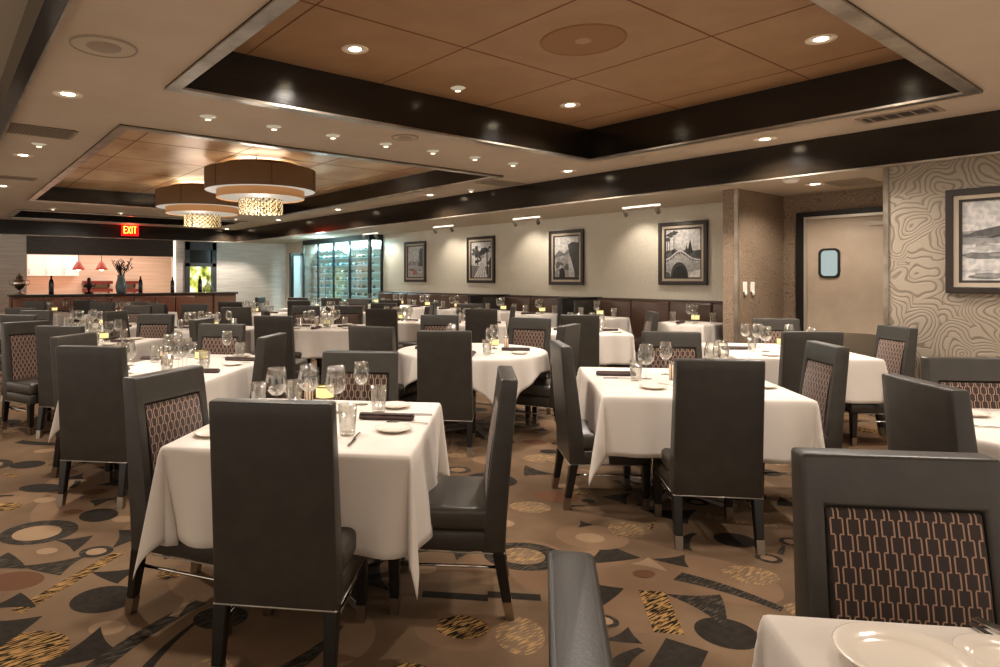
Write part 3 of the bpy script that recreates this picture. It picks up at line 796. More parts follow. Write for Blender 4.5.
row(-4.35, 7.1, .5, .5, D11, '', seed=23)
row(-3.95, 8.95, .58, .58, D12, '', seed=24)
row(-5.75, 9.4, .62, .62, D13, '', seed=25)
row(-7.2, 12.9, .60, .60, D14, '', seed=26)
row(-4.85, 12.9, .60, .60, D15, '', seed=27)
row(-4.3, 15.2, .60, .60, D16, '', seed=28)
row(-3.2, 13.0, .5, .5, D17, '', seed=29)
row(-9.0, 13.2, .60, .60, D18, '', seed=30)
for a in (
 (-3.96, 5.9, 'F', 'chair seen from behind at the near side of the left-edge table'),
 (-4.72, 6.55, 122, 'chair at the left-edge table with its octagon inset in view'),
 (-5.62, 7.67, 'F', 'chair back cut off by the left border, behind the left-edge table'),
 (-6.15, 8.8, 'C', 'chair facing us near the left border, beside the crowded far left table'),
 (-6.9, 9.45, 'F', 'dark chair back at the left border, left of the crowded far left table'),
 (-4.12, 7.95, 'C', 'chair facing us between the long left table and the table behind it'),
 (-3.19, 6.98, 'R', 'chair showing side and back just behind the long left table', ),
 (-2.57, 7.45, 'F', 'tall-looking chair back in front of the far table left of centre'),
 (-3.9, 9.72, 'F', 'chair back on the far right of the table behind the long left table'),
 (-3.15, 8.75, 70, 'chair turned sideways right of the table behind the long left table'),
 (-5.65, 10.35, 'C', 'chair facing us behind the crowded far left table'),
 (-5.05, 8.6, 'R', 'chair between the crowded far left table and its neighbour', ),
 (-5.05, 10.95, 'C', 'chair facing us in the row before the distant garden window table'),
 (-5.75, 11.0, 30, 'narrow dark chair back left of a facing chair, middle distance'),
 (-6.3, 11.7, 'F', 'chair back before the distant table below the hanging red lamps'),
 (-7.1, 11.75, 'F', 'chair back left of its twin before the bar counter table'),
 (-8.15, 12.9, 'F', 'leftmost chair back of the row right in front of the bar'),
 (-8.7, 12.3, 'F', 'distant chair back on the left below the bottles'),
 (-4.9, 11.95, 'F', 'chair back below the garden window, middle distance'),
 (-4.45, 14.5, 'F', 'distant chair back at the near side of the stone wall table'),
 (-5.45, 14.9, 'R', 'distant chair at the left of the stone wall table'),
 (-3.0, 9.9+.35, 'C', 'left one of two chairs facing us behind the far table left of centre'),
 (-2.35, 10.3, 'C', 'right one of two chairs facing us behind the far table left of centre'),
 (-3.85, 12.6, 'F', 'chair back beside the distant glass cellar table, left'),
 (-2.95, 13.4+.3, 'C', 'chair facing us beyond the distant glass cellar table'),
 (-3.62, 13.05+1.1, 'F', 'chair back nearest to the glass cellar'),
 (-1.65, 9.15, 'F', 'chair back at the near side of the table beside the cellar end'),
 (-2.0, 11.3, 'F', 'dark chair back beyond the table beside the cellar end'),
 (-1.27+.22, 10.1, 'L', 'edge-on chair right of the table beside the cellar end'),
 (-.26, 9.15, 'F', 'chair back squarely behind the middle round table, further off'),
 (.24, 10.1, 'L', 'chair right of the table with three chairs behind the round table'),
 (-.5, 11.05, 'C', 'chair facing us at the far side of the table behind the round table'),
 (-1.14, 11.8, 'L', 'edge-on chair before the banquette below the harbour picture'),
 (2.0, 8.5, 'L', 'edge-on chair before the banquette below the bridge picture'),
 (-2.15, 12.9, 'F', 'distant chair back between the glass cellar and the banquette'),
 ):
    ch(*a)

# ------------------------------------------------------------------ tableware of the near tables, piece by piece
for k, x, Z, txt, d in (
 ('plate', -.48, 2.98, 'bread plate at the near right corner of the left foreground table', 0),
 ('plate', -.56, 3.52, 'bread plate at the far right corner of the left foreground table', 0),
 ('plate', -1.26, 2.90, 'bread plate at the near left corner of the left foreground table, half hidden', 0),
 ('napkin', -.555, 3.22, 'rolled plum-grey napkin at the right side of the left foreground table', 180),
 ('napkin', -1.17, 3.2, 'rolled plum-grey napkin at the left side of the left foreground table', 0),
 ('fork', -.44, 3.13, 'silver fork in front of the napkin on the left foreground table', 180),
 ('knife', -.45, 3.32, 'silver knife behind the napkin on the left foreground table', 180),
 ('knife', -.62, 2.80, 'silver knife beside the nearest tumbler, left foreground table', 90),
 ('tumbler', -.67, 2.90, 'water tumbler nearest the camera on the left foreground table', 0),
 ('tumbler', -.625, 3.40, 'water tumbler beside the far right plate, left foreground table', 0),
 ('tumbler', -1.115, 3.58, 'water tumbler in front of the candle lamp, left foreground table', 0),
 ('wine', -.755, 3.60, 'stemmed wine glass right of the candle lamp, left foreground table', 0),
 ('big', -1.00, 3.45, 'wide-bowled wine glass left of the candle lamp, left foreground table', 0),
 ('big', -1.13, 3.34, 'large wine glass above the front chair back, left foreground table', 0),
 ('big', -.84, 3.38, 'large wine glass partly before the candle lamp, left foreground table', 0),
 ('tumbler', -1.28, 3.5, 'water tumbler leftmost on the left foreground table', 0),
 ('candle', -.955, 3.60, 'yellow candle lamp with bronze rims on the left foreground table', 0),
 ('mill', -1.06, 3.66, 'striped pepper mill beside the candle lamp, left foreground table', 0),
 ('napkin', .82, 4.66, 'rolled plum-grey napkin at the left side of the table right of centre', 0),
 ('knife', .82, 4.52, 'silver knife below the napkin on the table right of centre', 0),
 ('tumbler', .915, 4.44, 'water tumbler beside the napkin on the table right of centre', 0),
 ('big', 1.0, 4.52, 'wide-bowled wine glass on the table right of centre', 0),
 ('wine', 1.185, 4.72, 'tall stemmed wine glass on the table right of centre', 0),
 ('mill', 1.165, 4.46, 'striped pepper mill on the table right of centre', 0),
 ('candle', 1.315, 4.66, 'yellow candle lamp on the table right of centre', 0),
 ('plate', .955, 4.12, 'bread plate at the near left of the table right of centre', 0),
 ('fork', 1.08, 4.22, 'silver fork right of the bread plate, table right of centre', 60),
 ('plate', 1.66, 4.16, 'bread plate at the near right corner of the table right of centre', 0),
 ('napkin', 1.56, 4.44, 'rolled napkin at the right side of the table right of centre', 180),
 ('big', 1.50, 4.66, 'wide wine glass behind the chair top, table right of centre', 0),
 ('big', 1.60, 4.78, 'wide wine glass behind another, far right of the table right of centre', 0),
 ('tumbler', 1.42, 4.5, 'water tumbler among glasses at the right of the table right of centre', 0),
 ('plate', 1.38, 4.86, 'bread plate at the far side of the table right of centre', 0),
 ('plate', .905, 1.165, 'flat white plate right of the large plate, bottom right table', 0),
 ('tumbler', .985, 1.20, 'tumbler cut off by the right border, bottom right table', 0),
 ):
    put(k, x, Z, txt, d)
for k, a, b, txt in (('knife', (968, 622.5), (1012, 650), 'silver knife entering the picture at the right of the corner table'), ('fork', (975, 620), (1020, 641), 'silver fork behind the knife at the right of the corner table')):
    A, B = atH(*a, TOP), atH(*b, TOP); d_ = (A-B).normalized(); o = put(k, 0, 0, txt); e_ = .115 if k == 'knife' else .1
    o.location = A-d_*e_; o.rotation_euler = (0, 0, math.atan2(d_.y, d_.x))
o = put('plate', .716, 1.165, 'large shiny white plate with raised rim on the bottom right table', 0); o.scale = (1.33, 1.33, 1.4)
for s, w in (('near', ('napkin', 'plate', 'tumbler', 'wine')), ('left', ('napkin', 'plate', 'tumbler', 'big')), ('right', ('napkin', 'plate', 'wine')), ('far', ('tumbler', 'wine'))):
    setting(-.27, 6.30, .62, .62, s, D3, rr, w)
put('candle', -.06, 6.42, NAMES['candle']+' on the '+D3); put('mill', .06, 6.4, NAMES['mill']+' on the '+D3)
for s in ('left', 'right'):
    for kk, sh in (('nearer', -.36), ('farther', .3)):
        q = -sh if s == 'left' else sh
        n0 = set(bpy.data.objects.keys())
        setting(-2.53, 5.22, .56, .74, s, 'long table at left, %s half' % kk, rr, ('napkin', 'plate', 'tumbler', 'wine', 'big') if kk == 'nearer' else ('napkin', 'plate', 'tumbler', 'wine', 'fork'), shift=q)
setting(-2.53, 5.22, .56, .74, 'far', D4, rr, ('plate', 'wine', 'tumbler')); setting(-2.53, 5.22, .56, .74, 'near', D4, rr, ('plate', 'wine', 'big', 'tumbler', 'knife'))
put('candle', -2.42, 5.35, NAMES['candle']+' on the '+D4); put('mill', -2.62, 5.2, NAMES['mill']+' on the '+D4); put('mill', -2.68, 5.26, 'second striped pepper mill beside the first, long left table')
put('plate', 2.36, 3.32, 'bread plate on the far side of the right-edge round table')
put('knife', 2.22, 3.05, 'silver knife near the rim of the right-edge round table', 10)
put('napkin', 2.5, 2.95, 'rolled napkin on the right-edge round table', -20)
setting(2.67, 6.32, .58, .64, 'left', D6, rr, ('napkin', 'plate', 'tumbler', 'wine', 'big', 'knife'))
setting(2.67, 6.32, .58, .64, 'near', D6, rr, ('plate', 'wine', 'tumbler')); setting(2.67, 6.32, .58, .64, 'right', D6, rr, ('napkin', 'plate', 'wine'))
setting(2.67, 6.32, .58, .64, 'far', D6, rr, ('big', 'wine'))
put('candle', 2.78, 6.5, NAMES['candle']+' on the '+D6)
for s in ('near', 'left', 'right', 'far'): setting(1.12, 8.62, .50, .50, s, D7, rr)
put('candle', 1.1, 8.7, NAMES['candle']+' on the '+D7)
put('card', -5.2, 9.15, 'white folded card standing on the crowded far left table', 180)
put('card', -.1, 9.9, 'white folded card on the table behind the round table', 180)

# ------------------------------------------------------------------ banquette along the picture wall with its tables
def on_wall_seg(y0, y1, label):
    t = thing('banquette', (XW, (y0+y1)/2, .12)); h = (y1-y0)/2; tag(t, label, 'banquette', 'banquettes along the picture wall')
    MB().box(-.62, -h, .0, -.03, h, .30).build('plinth', M_black, t)
    MB().box(-.66, -h+.01, .30, -.14, h-.01, .46).build('seat', M_banq, t, True, .03, 3)
    m = MB(); n = max(2, round((y1-y0)/.62))
    for i in range(n):
        a = -h+(2*h)*i/n; m.box(-.19, a+.004, .44, -.06, a+2*h/n-.004, .99)
    m.build('backrest', mat('chestnut_upholstery', (68, 49, 38), .28), t, True, .025, 3)
    MB().box(-.17, -h, .985, -.003, h, 1.02).build('cap_rail', M_dkwood, t, False, .006, 1)
Y1 = YR+.2; Yp = atX(567, 7.7)[0]; Yp2 = atX(476, 7.7)[0]
for n_, (a, b) in enumerate(((Y1, Yp-.05), (Yp+.05, Yp2-.05), (Yp2+.05, 12.7))):
    on_wall_seg(a, b, 'dark leather banquette against the wall %s' % ('below the bridge and cliff pictures', 'below the tree path picture', 'nearest the wine cellar')[n_])
for y, l in ((Y1-.0, 'tall black padded partition beside the stub wall at the banquette end'), (Yp, 'tall black padded partition between banquettes, left of the cliff picture'), (Yp2, 'low dark padded partition between banquettes, below the tree path picture')):
    t = thing('booth_partition', (XW-.0, y, .12)); tag(t, l, 'partition', 'padded partitions')
    MB().box(-1.0, -.045, 0, -.7, .045, 1.02).build('front_panel', M_black, t, True, .03, 3); MB().box(-.69, -.04, 0, -.01, .04, 1.0).build('side_panel', M_leather, t, True, .02, 2)
    MB().box(-1.0, -.05, 1.0, -.01, .05, 1.03).build('cap_rail', M_black, t, False, .008, 2)
bn = [('right of the bridge picture', 4.45), ('left of the bridge picture', 5.93), ('below the cliff picture', 7.05), ('left of the cliff picture', 7.93), ('below the tree path picture', 9.15), ('left of the tree path picture', 10.05), ('right of the harbour picture', 10.95), ('left of the harbour picture', 11.9)]
for i, (nm, y) in enumerate(bn):
    desc = 'banquette table '+nm
    p = Vector((7.68, y, 0)); hx, hy = .31, .33
    table_base(False, hx, hy, p, 0, 'small table under white cloth, '+desc, .75, .12)
    cloth_sq(hx, hy, .42, p, 0, 'white linen cloth on the '+desc, TZ+.12, 50+i)
    zt = TOP+.12
    for (kx, ky, kk, tx) in ((-.17, -.14, 'wine', 'aisle-side stemmed wine glass, '), (-.1, .2, 'tumbler', 'aisle-side water tumbler, '), (.17, .12, 'big', 'wall-side wide-bowled wine glass, '),
                             (.12, -.22, 'tumbler', 'wall-side water tumbler, '), (.06, -.02, 'candle', 'yellow candle lamp on the '), (-.2, .03, 'napkin', 'rolled napkin, ')):
        P = {'wine': wine_p, 'big': big_p, 'tumbler': tumb_p, 'candle': candle_p, 'napkin': nap_p}[kk]
        g = {'wine': 'stemmed wine glasses', 'tumbler': 'water tumblers', 'big': 'large wine glasses', 'candle': 'candle lamps', 'napkin': 'rolled napkins'}[kk]
        place(P, (7.68+kx, y+ky, zt), R.uniform(-.3, .3), tx+desc.replace('banquette table', 'wall table'), {'wine': 'wine glass', 'big': 'wine glass', 'tumbler': 'glass', 'candle': 'candle lamp', 'napkin': 'napkin'}[kk], g)

# ------------------------------------------------------------------ framed pictures (flat prints behind glass in deep frames)
grey = lambda v: mat('print_tone_%d' % v, (v, int(v*.985), int(v*.965)), .6)
TONES = [35, 62, 90, 120, 150, 180, 208, 230]
TM = [grey(v) for v in TONES]
for m_ in TM: noisy(m_, tuple(max(0, min(255, int(c*.84))) for c in (TONES[TM.index(m_)],)*3), 22, .4, .6)
def picture(X, y0, y1, z0, z1, label, art, mirror=False):
    # y1 (larger Y) is the left edge as seen; u runs left to right, v upwards
    w, h = y1-y0, z1-z0
    t = thing('framed_picture', (X, (y0+y1)/2, z0)); tag(t, label, 'framed picture', 'black and white photographs on the walls')
    f = lambda u, v, d: (-d, w/2-u, v)
    def rect(i): return [(i, i), (w-i, i), (w-i, h-i), (i, h-i)]
    fw = .055
    m = MB(); ring(m, rect(0), rect(fw),   .004, .045, f); m.build('frame', mat('espresso_frame', (40, 31, 26), .35), t, False, .006, 2)
    m = MB(); ring(m, rect(fw-.002), rect(fw+.034), .004, .03, f); m.build('inner_lip', mat('cream_lip', (178, 164, 144), .5), t)
    m = MB(); ring(m, rect(fw+.032), rect(fw+.055), .004, .02, f); m.build('mount', mat('dark_mount', (52, 46, 42), .7), t)
    i = fw+.05; W_, H_ = w-2*i, h-2*i; m = MB()
    dd = [0]
    def P(pts, tone):
        dd[0] += 1; d = .008+.00012*dd[0]
        pts = [(min(1, max(0, a)), min(1, max(0, b))) for a, b in pts]
        m.add([f(i+a*W_, i+b*H_, d) for a, b in pts], [tuple(range(len(pts)))], tone)
    P([(0, 0), (1, 0), (1, 1), (0, 1)], 6); art(P)
    m.build('print', TM, t)
    return t
def blob(P, cx, cy, rx, ry, tone, n=14, j=.25, s=1):
    q = random.Random(s); P([(cx+rx*(1+q.uniform(-j, j))*math.cos(2*math.pi*k/n), cy+ry*(1+q.uniform(-j, j))*math.sin(2*math.pi*k/n)) for k in range(n)], tone)
def art_bridge(P):
    P([(0, .28), (1, .34), (1, .56), (0, .52)], 2)
    for k in range(7): blob(P, .1+.14*k, .5+.03*math.sin(k*2), .11, .07, 1+k % 2, s=k)
    for x, t in ((.12, .88), (.24, .93), (.05, .8)):
        P([(x-.012, .5), (x+.012, .5), (x+.01, t), (x-.008, t)], 0); blob(P, x, t, .1, .05, 1, 16, .5, int(x*99))
    P([(.62, .5), (.78, .5), (.7, .8)], 0); P([(.55, .52), (.66, .52), (.6, .68)], 1)
    for k in range(10): q = random.Random(k+7); blob(P, q.uniform(0, 1), q.uniform(.36, .52), q.uniform(.06, .12), q.uniform(.03, .06), q.choice((0, 1, 2, 3)), 12, .45, k+300)
    up = [(k/16, .30+.19*math.exp(-((k/16-.42)/.26)**2)) for k in range(17)]
    P([(0, .12)]+up+[(1, .12)], 5)
    P([(a, b+.05) for a, b in up]+[(a, b+.075) for a, b in up[::-1]], 7)
    for k in range(22): x = .02+k*.045; y = .30+.19*math.exp(-((x-.42)/.26)**2); P([(x, y-.01), (x+.012, y-.01), (x+.012, y+.06), (x, y+.06)], 6)
    for k in range(5): P([(.0, .15+.04*k), (.14, .16+.04*k), (.14, .167+.04*k), (0, .157+.04*k)], 3); P([(.66, .16+.04*k), (1, .13+.04*k), (1, .137+.04*k), (.66, .167+.04*k)], 3)
    P([(.15, 0)]+[(.40-.25*math.cos(math.pi*k/14), .02+.30*math.sin(math.pi*k/14)) for k in range(15)]+[(.65, 0)], 1)
    P([(.2, 0)]+[(.41-.2*math.cos(math.pi*k/14), .02+.22*math.sin(math.pi*k/14)) for k in range(15)]+[(.62, 0)], 0)
    P([(.66, .0), (1, .0), (1, .17), (.74, .12)], 7); P([(0, 0), (.15, 0), (.12, .1), (0, .13)], 2)
def art_path(P):
    P([(0, .0), (1, 0), (1, .3), (0, .35)], 3); P([(.1, 0), (.8, 0), (.62, .42), (.5, .42)], 6)
    for k in range(5): P([(.1+.14*k, .0), (.13+.14*k, .0), (.53+.02*k, .42), (.52+.02*k, .42)], 3)
    for k in range(16): q = random.Random(k); blob(P, q.uniform(.05, .95), q.uniform(.4, .85), q.uniform(.06, .14), q.uniform(.04, .1), q.choice((0, 1, 2, 4)), 12, .45, k)
    P([(.78, .1), (.84, .1), (.8, .8), (.75, .8)], 0); P([(.3, .35), (.36, .35), (.34, .9), (.31, .9)], 1)
    P([(.86, .0), (1, .0), (1, .6), (.9, .5)], 1)
def art_cliff(P):
    P([(0, .0), (1, 0), (1, .62), (0, .55)], 4)
    for k in range(12): q = random.Random(k+40); blob(P, q.uniform(.0, .6), q.uniform(.05, .6), q.uniform(.08, .16), q.uniform(.03, .08), q.choice((2, 3, 5)), 12, .4, k)
    P([(.55, .8), (.72, .86), (1, .84), (1, .1), (.86, .0), (.72, .3), (.62, .55)], 1); P([(.55, .62), (.66, .5), (.8, .2), (.84, 0), (.6, 0), (.58, .3)], 5)
    P([(.2, 0)]+[(.32-.12*math.cos(math.pi*k/10), .1+.16*math.sin(math.pi*k/10)) for k in range(11)]+[(.44, 0)], 0)
    P([(0, .55), (.2, .68), (.4, .6), (.6, .72), (.6, .58), (0, .5)], 3); P([(0, 0), (1, 0), (1, .04), (0, .04)], 0)
def art_harbour(P):
    P([(0, .0), (1, 0), (1, .42), (0, .42)], 5)
    for k in range(8): P([(.05+.1*k, .4), (.12+.1*k, .4), (.12+.1*k, .48+.05*(k % 3)), (.05+.1*k, .5+.04*(k % 2))], 2+k % 3)
    P([(.68, .35), (.96, .35), (.96, .9), (.84, .95), (.72, .8)], 2); P([(.72, .4), (.76, .4), (.76, .78), (.72, .76)], 4)
    for k in range(6): q = random.Random(k+70); blob(P, q.uniform(.1, .9), q.uniform(.1, .35), .1, .03, q.choice((3, 6)), 12, .4, k)
    P([(.3, .08), (.62, .08), (.56, .24), (.36, .24)], 8)
TM.append(mat('print_red', (168, 104, 84), .6))
def art_river(P):
    P([(0, .45), (1, .5), (1, .7), (0, .62)], 4)
    for k in range(26): q = random.Random(k+90); blob(P, q.uniform(0, 1), q.uniform(.0, .7), q.uniform(.05, .18), q.uniform(.015, .05), q.choice((1, 2, 3, 5, 4)), 14, .4, k)
    P([(.55, .0), (1, .0), (1, .3), (.8, .22)], 5); P([(.1, .62), (.4, .72), (.75, .64), (1, .7), (1, .6), (0, .55)], 2)
def wallpic(l, r, t, b, X, label, art, py=None):
    yl, Zl = atX(l, X-.03); yr, Zr = atX(r, X-.03); pm = (l+r)/2; Zm = atX(pm, X-.03)[1]
    return picture(X, yr, yl, zat(b, Zm), zat(t, Zm), label, art)
wallpic(404.3, 425.5, 241.5, 282, XW, 'small framed harbour photograph, leftmost on the picture wall', art_harbour)
wallpic(467, 494.5, 236.5, 283, XW, 'framed photograph of a tree-lined path, second from the wine cellar', art_path)
wallpic(549, 583.5, 230, 285, XW, 'framed photograph of a cliff and arch, third from the wine cellar', art_cliff)
wallpic(658.5, 707.5, 221.5, 285, XW, 'framed photograph of a stone arch bridge with palms', art_bridge)
yl, Zl = atX(945.5, XR-.03)
picture(XR, yl-1.15, yl, zat(293, Zl), zat(190.5, Zl), 'large framed landscape on the swirl wallpaper, cut by the right border', art_river)

# wall plates on the recess side wall
for i, px in enumerate((744.5, 752)):
    X, Z = atY(px, YR); z = zat(287, Z)
    t = thing('switch_plate', (X, YR, z)); tag(t, ('left', 'right')[i]+' one of two white square wall plates in the door recess', 'wall switch')
    MB().box(-.045, -.012, -.06, .045, 0, .06).build('plate', M_white, t, False, .006, 2)
    MB().lathe([(0, 0), (.028, 0), (.026, .012), (0, .012)], 18, M=Matrix.Translation((0, -.012, -.075)) @ Matrix.Rotation(math.pi/2, 4, 'X')).build('knob', M_white, t, True)

# ------------------------------------------------------------------ wine cellar
XG = 8.15; yc0 = atX(370, XG)[0]; yc1 = atX(302.5, XG)[0]; zg = ZS-.0
t = thing('wine_cellar', (XG, yc0, 0)); tag(t, 'glass-fronted wine cellar in a black steel frame, lit blue-green', 'wine cellar')
L = yc1-yc0
m = MB(); m.box(0, 0, zg-.13, .05, L, zg); m.box(0, 0, 0, .05, L, .1)
for y in (0, .03+L*.26, L*.5, L*.74, L-.05): m.box(0, y, .1, .05, y+(.1 if y == 0 else .05), zg-.13)
m.box(0, .0, zg-.13, 1.2, .05, zg); m.box(0, 0, 0, 1.2, .05, .1)
XE, ZE = atY(383.5, yc0); m.box(XE-XG-.06, 0, .1, XE-XG, .05, zg-.13)
m.build('frame', mat('teal_black_steel', (26, 36, 38), .35), t)
MB().box(.015, .1, .1, .022, L-.05, zg-.13).build('glass_front', M_pane, t); MB().box(.1, .015, .1, XE-XG-.06, .022, zg-.13).build('glass_side', M_pane, t)
MB().box(.02, L*.62, 1.0, -.02, L*.62+.02, 1.5).build('door_handle', M_chrome, t)
BK = emis('cellar_back_panel', (120, 186, 196), .5)
MB().box(.62, .06, .1, .64, L, zg-.05).build('back_panel', BK, t)
sh = MB(); zz = [.25+.19*i for i in range(11)]
for z in zz: sh.box(.16, .1, z-.012, .60, L-.06, z)
sh.build('shelves', emis('shelf_fill_glow', (176, 226, 232), .55), t)  # whole boards glow, an added fill that brightens the cellar
xq0, xq1, xq2 = atY(290.5, yc1+.06)[0], atY(293.5, yc1+.06)[0], XG+.02
zq = zat(253, atY(292, yc1)[1])
struct(MB().box(xq0, yc1+.04, 0, xq1, yc1+.14, zq).box(xq1, yc1+.04, zq-.06, xq2, yc1+.14, zq).build('trim_40', M_black))
struct(MB().box(xq1, yc1+.08, 0, xq2, yc1+.11, zq-.06).build('door_2', mat('pale_door_panel', (196, 204, 204), .4)))
struct(MB().box(XG+1.2, yc0, 0, XG+1.25, yc1+.2, ZS).build('wall_cellar', M_black))
Mb = [mat('bottle_glass_%s' % n, c, .15) for n, c in (('green', (66, 96, 88)), ('teal', (104, 160, 166)), ('pale', (214, 236, 238)), ('brown', (116, 110, 98)))]
Ml = [mat('label_%s' % n, c, .6) for n, c in (('white', (226, 236, 236)), ('cream', (216, 204, 170)), ('blue', (120, 170, 190)))]
bp = []
for i in range(6):
    t2 = thing('wine_bottle')
    prof = [(0, 0), (.036, 0), (.038, .01), (.038, .19), (.03, .225), (.0145, .255), (.0145, .3), (0, .3)]
    MB().lathe(prof, 12).build('body', Mb[(i*2+1) % 4], t2, True)
    MB().lathe([(.0385, .05), (.0388, .05), (.0388, .14), (.0385, .14)], 12).build('paper_label', Ml[i % 3], t2, True)
    MB().lathe([(.0155, .262), (.0158, .262), (.0158, .301), (0, .302)], 10).build('foil', Mb[(i+2) % 4], t2, True)
    bp.append(proto(t2))
rb = random.Random(9)
for k, z in enumerate(zz):
    y = .16
    while y < L-.36:
        p = Vector((XG+.27+rb.uniform(0, .03), yc0+y, z+.04)); pr = bp[rb.randrange(6)]
        o = place(pr, p+Vector((-.06, 0, 0)), 0, 'wine bottle lying on a glass shelf in the lit cellar', 'wine bottle', 'wine bottles lying in the glass cellar')
        flip = rb.random() < .4
        o.rotation_euler = (math.pi/2 if flip else -math.pi/2, rb.uniform(0, 6), 0)
        if flip: o.location.y += .3
        y += .315+rb.uniform(0, .03)
# ------------------------------------------------------------------ bar counter and what stands on it
YBAR = 16.6
dkb = thing('wine_bottle'); dg_ = mat('dark_bottle_glass', (24, 26, 30), .12)
MB().lathe([(0, 0), (.036, 0), (.038, .01), (.038, .19), (.03, .225), (.0145, .255), (.0145, .3), (0, .3)], 20).build('body', dg_, dkb, True)
MB().lathe([(.0385, .05), (.0388, .05), (.0388, .14), (.0385, .14)], 20).build('paper_label', mat('dim_label', (74, 76, 84), .6), dkb, True)
MB().lathe([(.0155, .262), (.0158, .262), (.0158, .301), (0, .302)], 12).build('foil', M_black, dkb, True); proto(dkb)
bx0, bx1 = atY(11, YBAR)[0], atY(236, YBAR)[0]; BZ = 1.08
t = thing('bar_counter', ((bx0+bx1)/2, YBAR, 0)); tag(t, 'long brown bar counter below the lit pass-through', 'bar counter'); h = (bx1-bx0)/2
MB().box(-h, 0, .1, h, .5, BZ-.05).build('front_panel', mat('copper_brown_panel', (128, 84, 60), .35), t); MB().box(-h+.02, .04, 0, h-.02, .46, .1).build('kickboard', M_black, t)
MB().box(-h-.03, -.08, BZ-.05, h+.03, .56, BZ).build('countertop', M_dkwood, t, False, .008, 2)
for x in [-h+.6+i*(2*h-1.2)/3 for i in range(4)]: MB().box(x-.02, -.02, .1, x+.02, .0, BZ-.05).build('batten', M_dkwood, t)
for i, (px, s, l) in enumerate(((51.3, 1.08, 'dark wine bottle on the bar below the white cabinet'), (140.5, 1.05, 'dark wine bottle on the bar right of the branch vase'), (172.5, 1.0, 'dark wine bottle on the bar at the edge of the opening'), (200, 1.1, 'green bottle on the bar in front of the garden window'))):
    X = atY(px, YBAR+.2)[0]; o = place(dkb, (X, YBAR+.2, BZ), i*1.3, l, 'wine bottle', 'bottles standing on the bar'); o.scale = (s*1.25, s*1.25, s*1.3)
X = atY(121, YBAR+.2)[0]; t = thing('branch_vase', (X, YBAR+.2, BZ)); tag(t, 'tall grey-blue vase of dark dried branches on the bar', 'vase')
MB().lathe([(0, 0), (.09, 0), (.115, .06), (.125, .18), (.09, .33), (.075, .40), (.09, .44), (.078, .44), (.065, .4), (0, .38)], 24).build('vase', mat('grey_blue_glaze', (120, 136, 142), .2), t, True)
m = MB(); q = random.Random(3)
for k in range(22):
    a = q.uniform(0, 6.28); s = q.uniform(.08, .32); hh = q.uniform(.6, .86)
    pts = [(0, 0, .3), (.3*s*math.cos(a), .3*s*math.sin(a), .5), (s*math.cos(a), s*math.sin(a), hh)]
    m.tube(pts, [.007, .006, .003], 5)
    for j in range(4):
        b = q.uniform(0, 6.28); f_ = .5+.14*j; bx = pts[1][0]+(pts[2][0]-pts[1][0])*(f_-.4)*1.6; by = pts[1][1]+(pts[2][1]-pts[1][1])*(f_-.4)*1.6; bz_ = .5+(hh-.5)*(f_-.4)*1.6
        m.tube([(bx, by, bz_), (bx+.05*math.cos(b), by+.05*math.sin(b), bz_+.07)], [.006, .009], 5)
m.build('branches', mat('dried_branch', (58, 48, 52), .8), t, True)
X = atY(13, YBAR+.2)[0]+.12; t = thing('silver_urn', (X, YBAR+.2, BZ)); tag(t, 'ornate silver urn with two handles at the left end of the bar', 'urn')
MB().lathe([(0, 0), (.1, 0), (.11, .02), (.04, .05), (.03, .1), (.09, .15), (.14, .24), (.13, .3), (.08, .34), (.07, .38), (0, .38)], 24).build('body', M_chrome, t, True)
MB().lathe([(.075, .38), (.05, .42), (.015, .44), (.025, .47), (0, .49)], 20).build('lid', M_chrome, t, True)
for s in (-1, 1): MB().tube([(s*.12, 0, .2), (s*.19, 0, .24), (s*.19, 0, .31), (s*.1, 0, .33)], .01, 6).build('handle', M_chrome, t, True)
X = atY(89, YBAR+.2)[0]; t = thing('horse_figurine', (X, YBAR+.2, BZ)); tag(t, 'small dark abstract figurine on the bar below the red pendants', 'figurine')
MB().lathe([(0, 0), (.1, 0), (.1, .03), (.03, .05), (.03, .1), (.07, .16), (.05, .24), (.03, .28), (.045, .32), (.03, .37), (0, .385)], 14).build('torso', mat('dark_bronze', (40, 34, 36), .35, .6), t, True)
for s in (-1, 1): MB().tube([(s*.05, 0, .2), (s*.12, 0, .17), (s*.15, 0, .24)], [.02, .016, .008], 6).build('arm', mat('dark_bronze', (40, 34, 36), .35, .6), t, True)
t.name = 'figurine'
X = atY(208, YBAR+.2)[0]; t = thing('glass_decanter', (X, YBAR+.2, BZ)); tag(t, 'clear glass decanter on the bar right of the green bottle', 'decanter')
MB().lathe([(0, 0), (.12, 0), (.14, .05), (.13, .12), (.05, .2), (.035, .3), (.05, .36), (.045, .36), (.03, .3), (.045, .2), (.12, .12), (.13, .05), (0, .015)], 22).build('flask', M_water, t, True)
MB().lathe([(0, .34), (.028, .34), (.03, .37), (.05, .4), (.03, .45), (0, .46)], 14).build('stopper', M_water, t, True)
xa, xb = atY(14, 15.7)[0], atY(196, 15.7)[0]
t = thing('banquette', ((xa+xb)/2, 15.7, 0)); tag(t, 'long rust-brown banquette with its back to the bar counter', 'banquette'); h = (xb-xa)/2
MB().box(-h, -.3, 0, h, .2, .32).build('plinth', M_black, t); MB().box(-h, -.42, .32, h, .1, .46).build('seat', M_banq, t, True, .03, 3)
m = MB()
for i in range(8): m.box(-h+2*h*i/8+.005, .06, .44, -h+2*h*(i+1)/8-.005, .22, 1.02)
m.build('backrest', mat('rust_leather', (122, 72, 50), .35), t, True, .03, 3)
